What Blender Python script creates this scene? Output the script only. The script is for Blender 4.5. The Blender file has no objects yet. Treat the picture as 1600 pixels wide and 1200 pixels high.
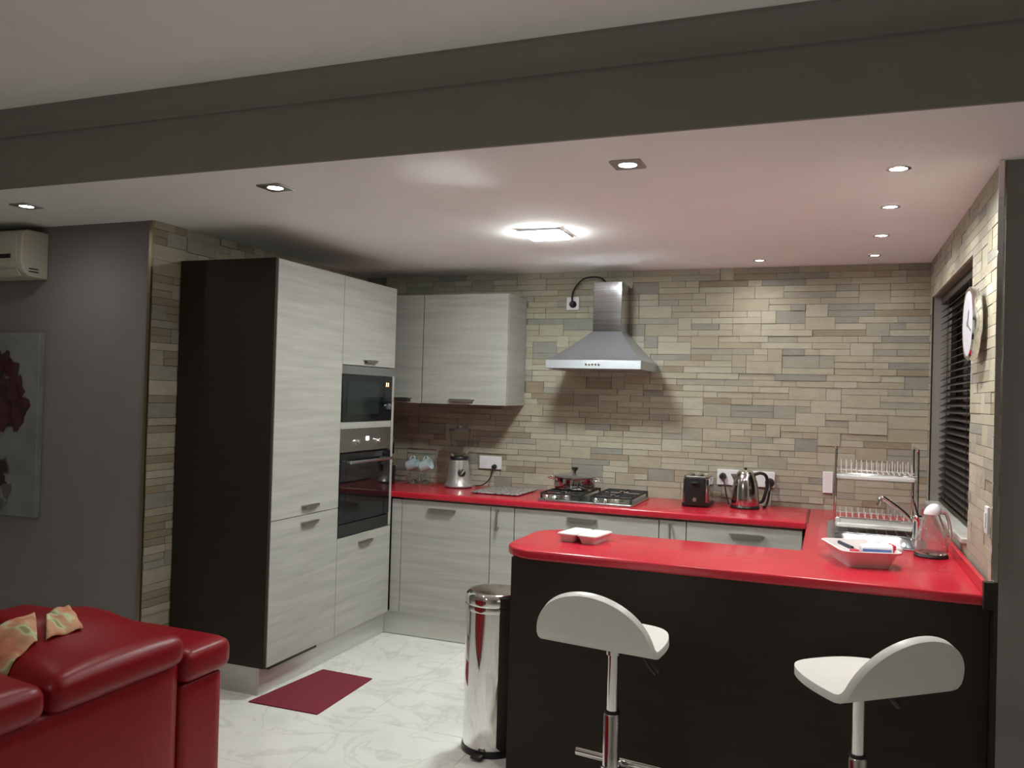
import bpy, bmesh, math, random
from mathutils import Vector, Matrix
R = math.radians
sc = bpy.context.scene
COL = sc.collection

# ------------------------------------------------------------------ camera
cam = bpy.data.objects.new('camera', bpy.data.cameras.new('camera'))
COL.objects.link(cam); sc.camera = cam
YAW, PITCH, ROLL, FPX = -0.366, 0.0131, 0.0279, 1307.65
_f = Vector((math.sin(YAW)*math.cos(PITCH), math.cos(YAW)*math.cos(PITCH), math.sin(PITCH)))
_r = Vector((math.cos(YAW), -math.sin(YAW), 0)); _u = _r.cross(_f)
_r2 = math.cos(ROLL)*_r + math.sin(ROLL)*_u; _u2 = -math.sin(ROLL)*_r + math.cos(ROLL)*_u
_m = Matrix((_r2, _u2, -_f)).transposed().to_4x4(); _m.translation = (3.162, -5.263, 1.522)
cam.matrix_world = _m
cam.data.sensor_fit = 'HORIZONTAL'; cam.data.sensor_width = 36.0
cam.data.lens = FPX/1600*36; cam.data.clip_start = 0.05

# ------------------------------------------------------------------ world: night outside
w = bpy.data.worlds.new('night'); sc.world = w; w.use_nodes = True
w.node_tree.nodes['Background'].inputs[0].default_value = (0.004, 0.005, 0.008, 1)
w.node_tree.nodes['Background'].inputs[1].default_value = 1.0

# ------------------------------------------------------------------ light levels and exposure
LED_STRENGTH = 84.0        # square panel in the kitchen ceiling
FRONT_SPOT = 9.0          # three downlights over the edge of the kitchen
SIDE_SPOT = 7.0            # five small downlights over the counter
LIVING_STRENGTH = 17.0      # round living-room ceiling lamp behind the camera
vs = sc.view_settings
vs.view_transform = 'Standard'; vs.look = 'None'; vs.exposure = 1.5; vs.gamma = 1.0
vs.use_curve_mapping = False
sc.cycles.blur_glossy = 0.0            # keep the light that the chrome bin lid throws on the ceiling
sc.cycles.sample_clamp_indirect = 0.0
sc.cycles.max_bounces = 9

# ------------------------------------------------------------------ key sizes (metres)
HC = 2.338      # kitchen ceiling
HL = 2.64       # living-room ceiling
WX = 3.669      # right wall
ZW = 0.903      # worktop top
YB = -2.72      # step between the two ceilings
TX = 0.602      # front of tall units
TF = -0.637     # far edge of tall units
TN = TF-1.2     # near edge of tall units
HT = 2.165      # top of tall units
ZP = 0.15       # plinth height

# ------------------------------------------------------------------ materials
MATS = {}
def mat(name, col, rough=0.5, metal=0.0, spec=0.5, emit=None, estr=0, trans=0, ior=1.45, coat=0,
        noise=None, bump=0.0, aniso=None):
    """noise = (colour2, scale xyz, contrast lo, hi)"""
    if name in MATS: return MATS[name]
    m = bpy.data.materials.new(name); m.use_nodes = True
    nt = m.node_tree; b = nt.nodes['Principled BSDF']
    c = (*col, 1)
    b.inputs['Base Color'].default_value = c
    b.inputs['Roughness'].default_value = rough
    b.inputs['Metallic'].default_value = metal
    b.inputs['Specular IOR Level'].default_value = spec
    b.inputs['IOR'].default_value = ior
    b.inputs['Transmission Weight'].default_value = trans
    b.inputs['Coat Weight'].default_value = coat
    if emit:
        b.inputs['Emission Color'].default_value = (*emit, 1)
        b.inputs['Emission Strength'].default_value = estr
    if noise:
        col2, scl, lo, hi = noise
        geo = nt.nodes.new('ShaderNodeNewGeometry')
        mp = nt.nodes.new('ShaderNodeMapping'); mp.inputs['Scale'].default_value = scl
        nz = nt.nodes.new('ShaderNodeTexNoise'); nz.inputs['Scale'].default_value = 1.0
        nz.inputs['Detail'].default_value = 5; nz.inputs['Roughness'].default_value = 0.6
        rp = nt.nodes.new('ShaderNodeValToRGB')
        rp.color_ramp.elements[0].position = lo; rp.color_ramp.elements[1].position = hi
        rp.color_ramp.elements[0].color = c; rp.color_ramp.elements[1].color = (*col2, 1)
        nt.links.new(geo.outputs['Position'], mp.inputs['Vector'])
        nt.links.new(mp.outputs[0], nz.inputs['Vector'])
        nt.links.new(nz.outputs['Fac'], rp.inputs[0])
        nt.links.new(rp.outputs[0], b.inputs['Base Color'])
        if bump:
            bp = nt.nodes.new('ShaderNodeBump'); bp.inputs['Strength'].default_value = bump
            bp.inputs['Distance'].default_value = 0.004
            nt.links.new(nz.outputs['Fac'], bp.inputs['Height'])
            nt.links.new(bp.outputs[0], b.inputs['Normal'])
    MATS[name] = m
    return m

CEIL = mat('ceiling_paint', (0.85, 0.86, 0.86), 0.85, noise=((0.82, 0.83, 0.83), (3, 3, 3), .3, .7))
GREY = mat('grey_wall_paint', (0.22, 0.21, 0.20), 0.8, noise=((0.205, 0.195, 0.185), (6, 6, 6), .3, .7))
WHITEWALL = mat('pale_wall_paint', (0.55, 0.52, 0.48), 0.85, noise=((0.52, 0.49, 0.45), (4, 4, 4), .3, .7))
BEAMM = mat('grey_beam_paint', (0.24, 0.235, 0.22), 0.8, noise=((0.225, 0.22, 0.205), (6, 6, 6), .3, .7))
STONES = [mat('stone_%s' % n, a, 0.62, noise=(b, (14, 14, 30), .3, .7), bump=.5) for n, a, b in [
    ('cream', (0.388, 0.365, 0.275), (0.329, 0.305, 0.228)),
    ('sand', (0.359, 0.327, 0.239), (0.307, 0.279, 0.204)),
    ('pale', (0.417, 0.398, 0.310), (0.359, 0.339, 0.261)),
    ('ash', (0.322, 0.312, 0.250), (0.271, 0.260, 0.211)),
    ('grey', (0.271, 0.268, 0.224), (0.223, 0.219, 0.185)),
    ('umber', (0.285, 0.242, 0.167), (0.234, 0.197, 0.135))]]
GROUT = mat('grout', (0.19, 0.17, 0.135), 0.9, noise=((0.16, 0.145, 0.11), (30, 30, 30), .3, .7))
OAK = mat('pale_grey_laminate', (0.425, 0.42, 0.385), 0.42, noise=((0.33, 0.325, 0.295), (2.2, 2.2, 34), .32, .68), bump=.06)
WENGE = mat('dark_wenge_laminate', (0.023, 0.017, 0.011), 0.5, spec=.33, noise=((0.017, 0.013, 0.009), (3, 3, 40), .3, .7), bump=.05)
CARC = mat('cabinet_carcass', (0.30, 0.29, 0.26), 0.5, noise=((0.27, 0.26, 0.23), (2, 2, 30), .3, .7))
PLIN = mat('aluminium_plinth', (0.62, 0.62, 0.58), 0.33, 0.35, noise=((0.58, 0.58, 0.54), (2, 2, 60), .3, .7))
RED = mat('red_worktop_laminate', (0.50, 0.020, 0.038), 0.24, spec=0.5, coat=.1, noise=((0.45, 0.016, 0.031), (9, 9, 9), .3, .7))
STEEL = mat('brushed_steel', (0.50, 0.51, 0.52), 0.30, 1.0, noise=((0.46, 0.47, 0.48), (3, 3, 120), .3, .7))
HOODM = mat('hood_steel', (0.72, 0.75, 0.79), 0.07, 1.0, noise=((0.46, 0.47, 0.49), (3, 3, 120), .3, .7))
HOODC = mat('canopy_steel', (0.54, 0.57, 0.61), 0.46, 1.0, noise=((0.56, 0.59, 0.63), (3, 3, 120), .3, .7))
CHROME = mat('chrome', (0.80, 0.80, 0.79), 0.06, 1.0)
WIREM = mat('bright_wire', (0.86, 0.86, 0.84), 0.35, 0.6)
SATIN = mat('satin_nickel', (0.40, 0.385, 0.35), 0.38, 1.0)
BLKGLASS = mat('black_glass', (0.006, 0.008, 0.010), 0.05, spec=.6)
BLACK = mat('black_plastic', (0.012, 0.012, 0.012), 0.38)
RUBBER = mat('dark_rubber', (0.02, 0.02, 0.02), 0.7)
IRON = mat('black_cast_iron', (0.015, 0.014, 0.014), 0.55)
WHITEP = mat('white_plastic', (0.72, 0.72, 0.74), 0.35)
CREAMP = mat('aged_white_plastic', (0.52, 0.50, 0.41), 0.4, noise=((0.48, 0.46, 0.38), (9, 9, 9), .3, .7))
WHITEL = mat('white_faux_leather', (0.66, 0.65, 0.61), 0.38, noise=((0.62, 0.61, 0.57), (40, 40, 40), .3, .7), bump=.04)
LEATHER = mat('red_leather', (0.245, 0.006, 0.011), 0.36, spec=.32, noise=((0.19, 0.005, 0.008), (60, 60, 60), .3, .7), bump=.10)
GLASS = mat('clear_glass', (0.97, 0.98, 0.98), 0.02, trans=1.0, ior=1.25)
CLEARPL = mat('clear_plastic', (0.95, 0.90, 0.90), 0.06, trans=.92, ior=1.2)
BLUEGL = mat('pale_blue_ceramic', (0.50, 0.64, 0.66), 0.2)
MATRED = mat('maroon_mat', (0.20, 0.020, 0.036), 0.9, noise=((0.16, 0.016, 0.030), (150, 150, 150), .3, .7), bump=.4)
FOIL = mat('pale_foil', (0.78, 0.73, 0.73), 0.30, 0.10, noise=((0.70, 0.65, 0.65), (40, 40, 40), .3, .7), bump=.3)
TILE = mat('marble_floor', (0.78, 0.785, 0.735), 0.16, coat=.1, noise=((0.68, 0.685, 0.64), (2.6, 2.6, 2.6), .50, .72))
JOINT = mat('floor_joint', (0.68, 0.675, 0.62), 0.6, noise=((0.64, 0.635, 0.58), (30, 30, 30), .3, .7))
CANVAS = mat('painted_canvas', (0.23, 0.24, 0.22), 0.8, noise=((0.16, 0.17, 0.16), (5, 5, 5), .35, .7), bump=.1)
PETAL = [mat('petal_%d' % i, c, .7) for i, c in enumerate([(0.055, 0.010, 0.014), (0.035, 0.018, 0.018), (0.07, 0.022, 0.026), (0.12, 0.115, 0.105), (0.20, 0.21, 0.19)])]
BLUEPK = mat('blue_print', (0.10, 0.16, 0.38), 0.4)
REDPK = mat('bright_red_plastic', (0.55, 0.02, 0.06), 0.35)
LEDM = mat('led_diffuser', (0.9, 0.9, 0.9), 0.5, emit=(0.93, 1.0, 0.97), estr=LED_STRENGTH)
BULB = mat('downlight_lens', (0.9, 0.9, 0.9), 0.5, emit=(0.95, 0.97, 1.0), estr=18)
LIVM = mat('living_lamp_glass', (0.9, 0.9, 0.9), 0.5, emit=(1.0, 0.93, 0.84), estr=LIVING_STRENGTH)
AMBER = mat('amber_digits', (0.2, 0.08, 0.01), 0.5, emit=(1.0, 0.42, 0.08), estr=6)
WHITELED = mat('white_digits', (0.3, 0.3, 0.3), 0.5, emit=(0.9, 0.95, 1.0), estr=5)
GOLD = mat('bronze_edge_strip', (0.30, 0.25, 0.16), 0.35, 1.0)
NIGHT = mat('night_glass', (0.005, 0.004, 0.004), 0.06)
SLATM = mat('dark_wood_slat', (0.026, 0.018, 0.014), 0.5, noise=((0.02, 0.013, 0.010), (2, 6, 80), .3, .7))
FRAMEM = mat('window_frame_paint', (0.26, 0.245, 0.225), 0.45)
SILLM = mat('sill_stone', (0.50, 0.50, 0.46), 0.3, noise=((0.44, 0.44, 0.40), (20, 20, 20), .3, .7))

# leaf print cloth
def print_mat():
    m = mat('leaf_print_cloth', (0.62, 0.28, 0.16), 0.8)
    nt = m.node_tree; b = nt.nodes['Principled BSDF']
    geo = nt.nodes.new('ShaderNodeNewGeometry'); mp = nt.nodes.new('ShaderNodeMapping')
    mp.inputs['Scale'].default_value = (4, 11, 4); mp.inputs['Rotation'].default_value = (0, 0, .5)
    nz = nt.nodes.new('ShaderNodeTexNoise'); nz.inputs['Detail'].default_value = 2
    rp = nt.nodes.new('ShaderNodeValToRGB'); cr = rp.color_ramp; cr.interpolation = 'EASE'
    for p, c in [(0.30, (0.12, 0.10, 0.03, 1)), (0.42, (0.30, 0.30, 0.14, 1)), (0.46, (0.55, 0.62, 0.36, 1)), (0.50, (0.60, 0.34, 0.20, 1)), (0.66, (0.50, 0.18, 0.10, 1))]:
        e = cr.elements.new(p); e.color = c
    cr.elements.remove(cr.elements[0]); cr.elements.remove(cr.elements[-1])
    nz.inputs['Scale'].default_value = 1.4
    nt.links.new(geo.outputs['Position'], mp.inputs[0]); nt.links.new(mp.outputs[0], nz.inputs['Vector'])
    nt.links.new(nz.outputs['Fac'], rp.inputs[0]); nt.links.new(rp.outputs[0], b.inputs['Base Color'])
    return m
CLOTH = print_mat()

def marble():
    m = TILE; nt = m.node_tree; b = nt.nodes['Principled BSDF']
    old = b.inputs['Base Color'].links[0].from_socket
    geo = nt.nodes.new('ShaderNodeNewGeometry')
    nz = nt.nodes.new('ShaderNodeTexNoise'); nz.inputs['Scale'].default_value = 2.3; nz.inputs['Detail'].default_value = 7
    nz.inputs['Distortion'].default_value = 1.8
    mt = nt.nodes.new('ShaderNodeMath'); mt.operation = 'SUBTRACT'; mt.inputs[1].default_value = .5
    ab = nt.nodes.new('ShaderNodeMath'); ab.operation = 'ABSOLUTE'
    rp = nt.nodes.new('ShaderNodeValToRGB')
    rp.color_ramp.elements[0].color = (0.87, 0.87, 0.85, 1); rp.color_ramp.elements[1].color = (1, 1, 1, 1)
    rp.color_ramp.elements[0].position = 0; rp.color_ramp.elements[1].position = .035
    mx = nt.nodes.new('ShaderNodeMixRGB'); mx.blend_type = 'MULTIPLY'; mx.inputs[0].default_value = 1
    nt.links.new(geo.outputs['Position'], nz.inputs['Vector']); nt.links.new(nz.outputs['Fac'], mt.inputs[0])
    nt.links.new(mt.outputs[0], ab.inputs[0]); nt.links.new(ab.outputs[0], rp.inputs[0])
    nt.links.new(old, mx.inputs[1]); nt.links.new(rp.outputs[0], mx.inputs[2]); nt.links.new(mx.outputs[0], b.inputs['Base Color'])
marble()

# ------------------------------------------------------------------ mesh helpers
def new(): return bmesh.new()
def box(bm, x0, x1, y0, y1, z0, z1):
    v = [bm.verts.new(p) for p in [(x0, y0, z0), (x1, y0, z0), (x1, y1, z0), (x0, y1, z0), (x0, y0, z1), (x1, y0, z1), (x1, y1, z1), (x0, y1, z1)]]
    for f in [(3, 2, 1, 0), (4, 5, 6, 7), (0, 1, 5, 4), (1, 2, 6, 5), (2, 3, 7, 6), (3, 0, 4, 7)]:
        bm.faces.new([v[i] for i in f])
    return bm
def bx(*a): return box(new(), *a)
def _frame(d):
    d = Vector(d).normalized(); a = Vector((0, 0, 1)) if abs(d.z) < .95 else Vector((1, 0, 0))
    u = d.cross(a).normalized(); return u, d.cross(u).normalized()
def tube(bm, pts, r, n=10, closed=False, caps=True):
    pts = [Vector(p) for p in pts]; rings = []; N = len(pts)
    rr = r if isinstance(r, (list, tuple)) else [r]*N
    u = None
    for i, p in enumerate(pts):
        if closed: d = pts[(i+1) % N]-pts[i-1]
        else: d = pts[min(i+1, N-1)]-pts[max(i-1, 0)]
        d.normalize()
        if u is None: u, _ = _frame(d)
        u = (u-d*u.dot(d)).normalized(); v = d.cross(u)
        rings.append([bm.verts.new(p+rr[i]*(math.cos(2*math.pi*k/n)*u+math.sin(2*math.pi*k/n)*v)) for k in range(n)])
    M = N if closed else N-1
    for i in range(M):
        a, b = rings[i], rings[(i+1) % N]
        for k in range(n):
            bm.faces.new((a[k], a[(k+1) % n], b[(k+1) % n], b[k]))
    if caps and not closed:
        bm.faces.new(rings[0][::-1]); bm.faces.new(rings[-1])
    return bm
def lathe(bm, prof, c=(0, 0, 0), n=32, sx=1, sy=1):
    """prof: list of (r, z); r=0 closes"""
    rings = []
    for r, z in prof:
        if r < 1e-6: rings.append([bm.verts.new((c[0], c[1], c[2]+z))])
        else: rings.append([bm.verts.new((c[0]+sx*r*math.cos(2*math.pi*k/n), c[1]+sy*r*math.sin(2*math.pi*k/n), c[2]+z)) for k in range(n)])
    for a, b in zip(rings, rings[1:]):
        for k in range(n):
            k2 = (k+1) % n
            if len(a) == 1 and len(b) == 1: continue
            if len(a) == 1: bm.faces.new((a[0], b[k2], b[k]))
            elif len(b) == 1: bm.faces.new((a[k], a[k2], b[0]))
            else: bm.faces.new((a[k], a[k2], b[k2], b[k]))
    return bm
def prism(bm, poly, axis, a, b):
    """poly: 2-D points; extruded along axis from a to b. axis 'x': (y,z); 'y': (x,z); 'z': (x,y)"""
    def P(p, t): return {'x': (t, p[0], p[1]), 'y': (p[0], t, p[1]), 'z': (p[0], p[1], t)}[axis]
    A = [bm.verts.new(P(p, a)) for p in poly]; B = [bm.verts.new(P(p, b)) for p in poly]; n = len(poly)
    bm.faces.new(A[::-1]); bm.faces.new(B)
    for i in range(n): bm.faces.new((A[i], A[(i+1) % n], B[(i+1) % n], B[i]))
    return bm
def pillow(bm, x0, x1, y0, y1, z0, z1, r, bulge=(0, 0, 0), n=10, fz=None):
    c = Vector(((x0+x1)/2, (y0+y1)/2, (z0+z1)/2)); h = Vector(((x1-x0)/2, (y1-y0)/2, (z1-z0)/2))
    vm = {}
    def vert(p):
        key = tuple(round(q, 5) for q in p)
        if key in vm: return vm[key]
        # cube point -> rounded box
        q = Vector((p[0]*h.x, p[1]*h.y, p[2]*h.z)); inn = Vector([max(-(h[i]-r), min(h[i]-r, q[i])) for i in range(3)])
        d = q-inn
        if d.length > 1e-9: q = inn+d.normalized()*r
        else: q = inn
        q = Vector((q.x+bulge[0]*p[0]*(1-p[1]**2)*(1-p[2]**2), q.y+bulge[1]*p[1]*(1-p[0]**2)*(1-p[2]**2), q.z+bulge[2]*p[2]*(1-p[0]**2)*(1-p[1]**2)))
        q += c
        if fz: q.z += fz(q, p)
        vm[key] = bm.verts.new(q); return vm[key]
    # denser spacing near the edges
    g = [math.sin(math.pi/2*(-1+2*i/n)) for i in range(n+1)]
    for ax in range(3):
        for s in (-1, 1):
            for i in range(n):
                for j in range(n):
                    ps = []
                    for (a, b) in ((g[i], g[j]), (g[i+1], g[j]), (g[i+1], g[j+1]), (g[i], g[j+1])):
                        p = [0, 0, 0]; p[ax] = s; p[(ax+1) % 3] = a; p[(ax+2) % 3] = b; ps.append(vert(p))
                    bm.faces.new(ps if s > 0 else ps[::-1])
    return bm
def curve_solid(outer, holes, z0, z1, bevel=0.0):
    cu = bpy.data.curves.new('tmp', 'CURVE'); cu.dimensions = '2D'; cu.fill_mode = 'BOTH'
    for poly in [outer]+holes:
        s = cu.splines.new('POLY'); s.points.add(len(poly)-1); s.use_cyclic_u = True
        for p, q in zip(s.points, poly): p.co = (q[0], q[1], 0, 1)
    cu.extrude = (z1-z0)/2-bevel; cu.bevel_depth = bevel; cu.bevel_resolution = 3; cu.offset = -bevel
    o = bpy.data.objects.new('tmp', cu); COL.objects.link(o)
    dg = bpy.context.evaluated_depsgraph_get(); me = bpy.data.meshes.new_from_object(o.evaluated_get(dg))
    bm = new(); bm.from_mesh(me); bpy.data.objects.remove(o); bpy.data.meshes.remove(me)
    bmesh.ops.remove_doubles(bm, verts=bm.verts, dist=1e-5)
    for v in bm.verts: v.co.z += (z0+z1)/2
    return bm
def arc(cx, cy, r, a0, a1, n=8): return [(cx+r*math.cos(R(a0+(a1-a0)*i/n)), cy+r*math.sin(R(a0+(a1-a0)*i/n))) for i in range(n+1)]
def rrect(x0, x1, y0, y1, r, n=5):
    return arc(x1-r, y0+r, r, -90, 0, n)+arc(x1-r, y1-r, r, 0, 90, n)+arc(x0+r, y1-r, r, 90, 180, n)+arc(x0+r, y0+r, r, 180, 270, n)

def root_of(o):
    while o.parent: o = o.parent
    return o
def mesh_of(bm, name, m, smooth):
    bmesh.ops.recalc_face_normals(bm, faces=bm.faces)
    me = bpy.data.meshes.new(name); bm.to_mesh(me); bm.free()
    for q in (m if isinstance(m, (list, tuple)) else [m]): me.materials.append(q)
    if smooth:
        for p in me.polygons: p.use_smooth = True
        me.set_sharp_from_angle(angle=R(38))
    return me
def obj(name, bm, m, parent=None, bevel=0, local=False, smooth=True, label=None, seg=2, sub=0, solid=0):
    """verts given in world space unless local; with a parent they become relative to its root thing"""
    if not local:
        if parent: off = root_of(parent).location.copy()
        else:
            xs = [v.co for v in bm.verts]
            off = Vector(((min(v.x for v in xs)+max(v.x for v in xs))/2, (min(v.y for v in xs)+max(v.y for v in xs))/2, min(v.z for v in xs)))
        for v in bm.verts: v.co -= off
    me = mesh_of(bm, name, m, smooth)
    o = bpy.data.objects.new(name, me); COL.objects.link(o)
    if parent: o.parent = parent
    elif not local: o.location = off
    if solid:
        q = o.modifiers.new('solid', 'SOLIDIFY'); q.thickness = solid; q.offset = 0
    if sub:
        q = o.modifiers.new('sub', 'SUBSURF'); q.levels = sub; q.render_levels = sub
    if bevel:
        q = o.modifiers.new('bevel', 'BEVEL'); q.width = bevel; q.segments = seg; q.limit_method = 'ANGLE'; q.angle_limit = R(40)
    if label: o['label'] = label
    return o
def tag(o, label, cat, group=None):
    o['label'] = label; o['category'] = cat
    if group: o['group'] = group
    return o
def thing(name, label, cat, loc, rz=0, group=None):
    o = bpy.data.objects.new(name, None); COL.objects.link(o); o.location = loc; o.rotation_euler = (0, 0, rz)
    o.empty_display_size = .05
    return tag(o, label, cat, group)
def struct(name, bm, m, parent=None, **k):
    o = obj(name, bm, m, parent, **k)
    if not parent: o['kind'] = 'structure'
    return o

# ------------------------------------------------------------------ structure
XL, XR, YF = -2.6, 5.2, -8.2
fl = struct('floor', bx(XL-.1, XR+.1, YF-.1, .1, -.12, -.0022), JOINT)
tile_me = {}
for i in range(-1, 8):
    for j in range(-1, 9):
        x0, y1 = -.05+.6*i, -.05-.6*j
        if y1-.6 > 0 or x0 > 4.0: continue
        bm = bx(0.0009, .5991, -.5991, -.0009, -.0021, 0)
        if 'f' not in tile_me: tile_me['f'] = mesh_of(bm, 'floor_tile', TILE, False)
        else: bm.free()
        t = bpy.data.objects.new('floor_tile', tile_me['f']); COL.objects.link(t); t.parent = fl
        t.location = Vector((x0, y1, 0))-fl.location
big = obj('floor_tile', box(box(box(new(), XL, -.65, YF, 0, -.0021, 0), -.65, 4.15, YF, -5.45, -.0021, 0), 4.15, XR, YF, 0, -.0021, 0), TILE, fl)

struct('ceiling', bx(XL-.1, XR+.1, YB, .1, HC, HC+.2), CEIL)
struct('ceiling_living', bx(XL-.1, XR+.1, YF-.1, YB, HL, HL+.1), CEIL)
struct('beam', bx(XL, XR, YB-.012, YB-.0005, HC, HL-.001), BEAMM)
cov = [(YB-.0125, 2.553), (YB-.022, 2.553)]+[(YB-.095+.073*math.cos(R(a)), 2.633-.073*math.sin(R(a))) for a in range(75, 5, -10)][::1]+[(YB-.100, 2.630), (YB-.100, HL-.0005), (YB-.0125, HL-.0005)]
cov = [(YB-.0125, 2.553), (YB-.024, 2.553), (YB-.026, 2.566)]+[(YB-.026-.062*(1-math.cos(R(a))), 2.566+.060*math.sin(R(a))) for a in range(10, 91, 10)]+[(YB-.098, 2.628), (YB-.098, HL-.0005), (YB-.0125, HL-.0005)]
struct('trim_1', prism(new(), cov, 'x', XL, XR), BEAMM)
struct('wall_living', bx(XL, -.012, -2.04, -1.90, 0, HC), GREY)
struct('wall_pillar', bx(WX+.011, XR, -2.135, -2.0, 0, HC), GREY)
struct('wall_front', bx(XL-.1, XR+.1, YF-.1, YF, 0, HL), WHITEWALL)
struct('wall_living_left', bx(XL-.1, XL, YF, 0, 0, HL), WHITEWALL)
struct('wall_living_right', bx(XR, XR+.1, YF, 0, 0, HL), WHITEWALL)

# tile-clad walls: backing plus single stones
BD = .010
wb = struct('wall_back', bx(-.1, WX+.1, BD, .12, 0, HC), GROUT)
wl = struct('wall_left', bx(-.11, -BD, -1.90, BD, 0, HC), GROUT)
WY0, WY1, WZ0, WZ1 = -1.545, -.135, .985, 2.125    # window opening in the right wall
bm = new()
for a in [(WY1, BD, 0, HC), (-2.0, WY0, 0, HC), (WY0, WY1, 0, WZ0), (WY0, WY1, WZ1, HC)]:
    box(bm, WX+BD, WX+.13, *a)
wr = struct('wall_right', bm, GROUT)

def fill(cols, rows, rng, maxw=7):
    occ = [[False]*cols for _ in range(rows)]; out = []
    for r in range(rows):
        c = 0
        while c < cols:
            if occ[r][c]: c += 1; continue
            run = 0
            while c+run < cols and not occ[r][c+run]: run += 1
            wd = min(run, rng.choice([2, 3, 3, 4, 4, 5, 5, 6, maxw]))
            if run-wd == 1: wd = run
            h = 2 if (rng.random() < .22 and wd <= 5 and r+1 < rows and not any(occ[r+1][c:c+wd])) else 1
            for rr in range(r, r+h):
                for cc in range(c, c+wd): occ[rr][cc] = True
            out.append((c, r, wd, h)); c += wd
    return out
brick_me = {}
def brick_mesh(axis, wl_, h_, d, k):
    key = (axis, round(wl_, 4), round(h_, 4), d, k)
    if key not in brick_me:
        g = .0010
        # axis 'y': face towards -y, run along x ; 'x+': face towards +x, run along y ; 'x-': face towards -x
        dd = BD+[.000, .0022, .005, .008][d]; rim = .0022
        if axis == 'y': bm = bx(g, wl_-g, -dd, 0, g, h_-g)
        elif axis == 'x+': bm = bx(0, dd, g, wl_-g, g, h_-g)
        else: bm = bx(-dd, 0, g, wl_-g, g, h_-g)
        brick_me[key] = mesh_of(bm, 'brick', STONES[k], False)
    return brick_me[key]
def clad(wall, axis, plane, u0, u1, v0, v1, cell, holes, seed, cap=300, score=None, dm=4, wts=(34, 20, 24, 13, 6, 4)):
    rng = random.Random(seed); cw, ch = cell
    cols, rows = int(round((u1-u0)/cw)), int(round((v1-v0)/ch)); cw = (u1-u0)/cols; ch = (v1-v0)/rows
    L = []
    for c, r, wd, h in fill(cols, rows, rng):
        a0, a1, b0, b1 = u0+c*cw, u0+(c+wd)*cw, v0+r*ch, v0+(r+h)*ch
        k = rng.choices(range(6), wts)[0]; d = min(dm-1, rng.choices(range(4), [2, 4, 3, 1.2])[0])
        if h == 2: k = rng.choices(range(6), [30, 14, 22, 20, 14, 1])[0]
        parts = [(a0, a1, b0, b1)]
        for hl in holes:
            nx = []
            for q in parts:
                if q[0] >= hl[1] or q[1] <= hl[0] or q[2] >= hl[3] or q[3] <= hl[2]: nx.append(q); continue
                if q[0] < hl[0]: nx.append((q[0], hl[0], q[2], q[3]))
                if q[1] > hl[1]: nx.append((hl[1], q[1], q[2], q[3]))
                m0, m1 = max(q[0], hl[0]), min(q[1], hl[1])
                if q[2] < hl[2]: nx.append((m0, m1, q[2], hl[2]))
                if q[3] > hl[3]: nx.append((m0, m1, hl[3], q[3]))
            parts = nx
        for q in parts:
            if q[1]-q[0] > .012 and q[3]-q[2] > .010: L.append((q, k, d))
    L.sort(key=lambda e: -(score(e[0]) if score else (e[0][1]-e[0][0])*(e[0][3]-e[0][2])))
    rest = new()
    for i, (q, k, d) in enumerate(L):
        me = brick_mesh(axis, q[1]-q[0], q[3]-q[2], d, k)
        P = Vector((q[0], plane, q[2])) if axis == 'y' else Vector((plane, q[0], q[2]))
        if i < cap:
            o = bpy.data.objects.new('brick', me); COL.objects.link(o); o.parent = wall; o.location = P-wall.location
        else:
            n0 = len(rest.verts); f0 = len(rest.faces); rest.from_mesh(me); rest.verts.ensure_lookup_table(); rest.faces.ensure_lookup_table()
            for v in rest.verts[n0:]: v.co += P
            for f in rest.faces[f0:]: f.material_index = k
    if len(rest.verts):
        o = obj('bricks', rest, STONES, wall, smooth=False); o['kind'] = 'stuff'
    else: rest.free()
    return len(L)
CELL = (.042, .038)
clad(wb, 'y', BD, .16, WX, ZW-.01, HC, CELL, [(0, 1.235, 1.47, 2.15)], 5)
clad(wl, 'x+', -BD, -2.04, -1.84+.03, .0, HC, CELL, [], 8, wts=(20, 30, 8, 4, 2, 34))
clad(wl, 'x+', -BD, -1.81, 0, 2.10, HC, CELL, [], 9)
clad(wr, 'x-', WX+BD, -2.133, 0, ZW-.01, HC, CELL, [(WY0, WY1, WZ0, WZ1), (-2.14, -2.098, 0, .953)], 12, dm=2)
# edge strips where the stone cladding stops
struct('trim_2', bx(-.014, .004, -2.052, -2.0405, 0, HC-.002), GOLD)
struct('trim_3', bx(WX-.012, WX+.003, -2.147, -2.136, ZW+.06, HC-.002), CHROME)

# ------------------------------------------------------------------ window
win = struct('window_1', bx(WX+.118, WX+.126, WY0, WY1, WZ0, WZ1), NIGHT)
bm = new()
for a in [(WY1-.05, WY1-.001, WZ0, WZ1), (WY0+.001, WY0+.05, WZ0, WZ1), (WY0, WY1, WZ0, WZ0+.05), (WY0, WY1, WZ1-.05, WZ1-.001), (-.87, -.82, WZ0, WZ1)]:
    box(bm, WX+.085, WX+.117, *a)
obj('window_frame', bm, FRAMEM, win, bevel=.003)
bm = new(); box(bm, WX+.002, WX+.117, WY1-.012, WY1-.0005, WZ0, WZ1)
obj('window_jamb', bm, FRAMEM, win)
bm = new(); box(bm, WX-.010, WX+.117, WY1-.016, WY1-.004, WZ0, WZ1)
obj('jamb_gasket', bx(WX-.004, WX+.002, WY1-.014, WY1-.001, WZ0, WZ1), BLACK, win); bm.free()
bm = new(); box(bm, WX+.002, WX+.117, WY0+.0005, WY0+.012, WZ0, WZ1)
obj('window_jamb', bm, FRAMEM, win)
obj('window_sill', bx(WX-.022, WX+.117, WY0+.013, WY1-.013, WZ0-.0, WZ0+.022), SILLM, win, bevel=.004)
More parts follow.
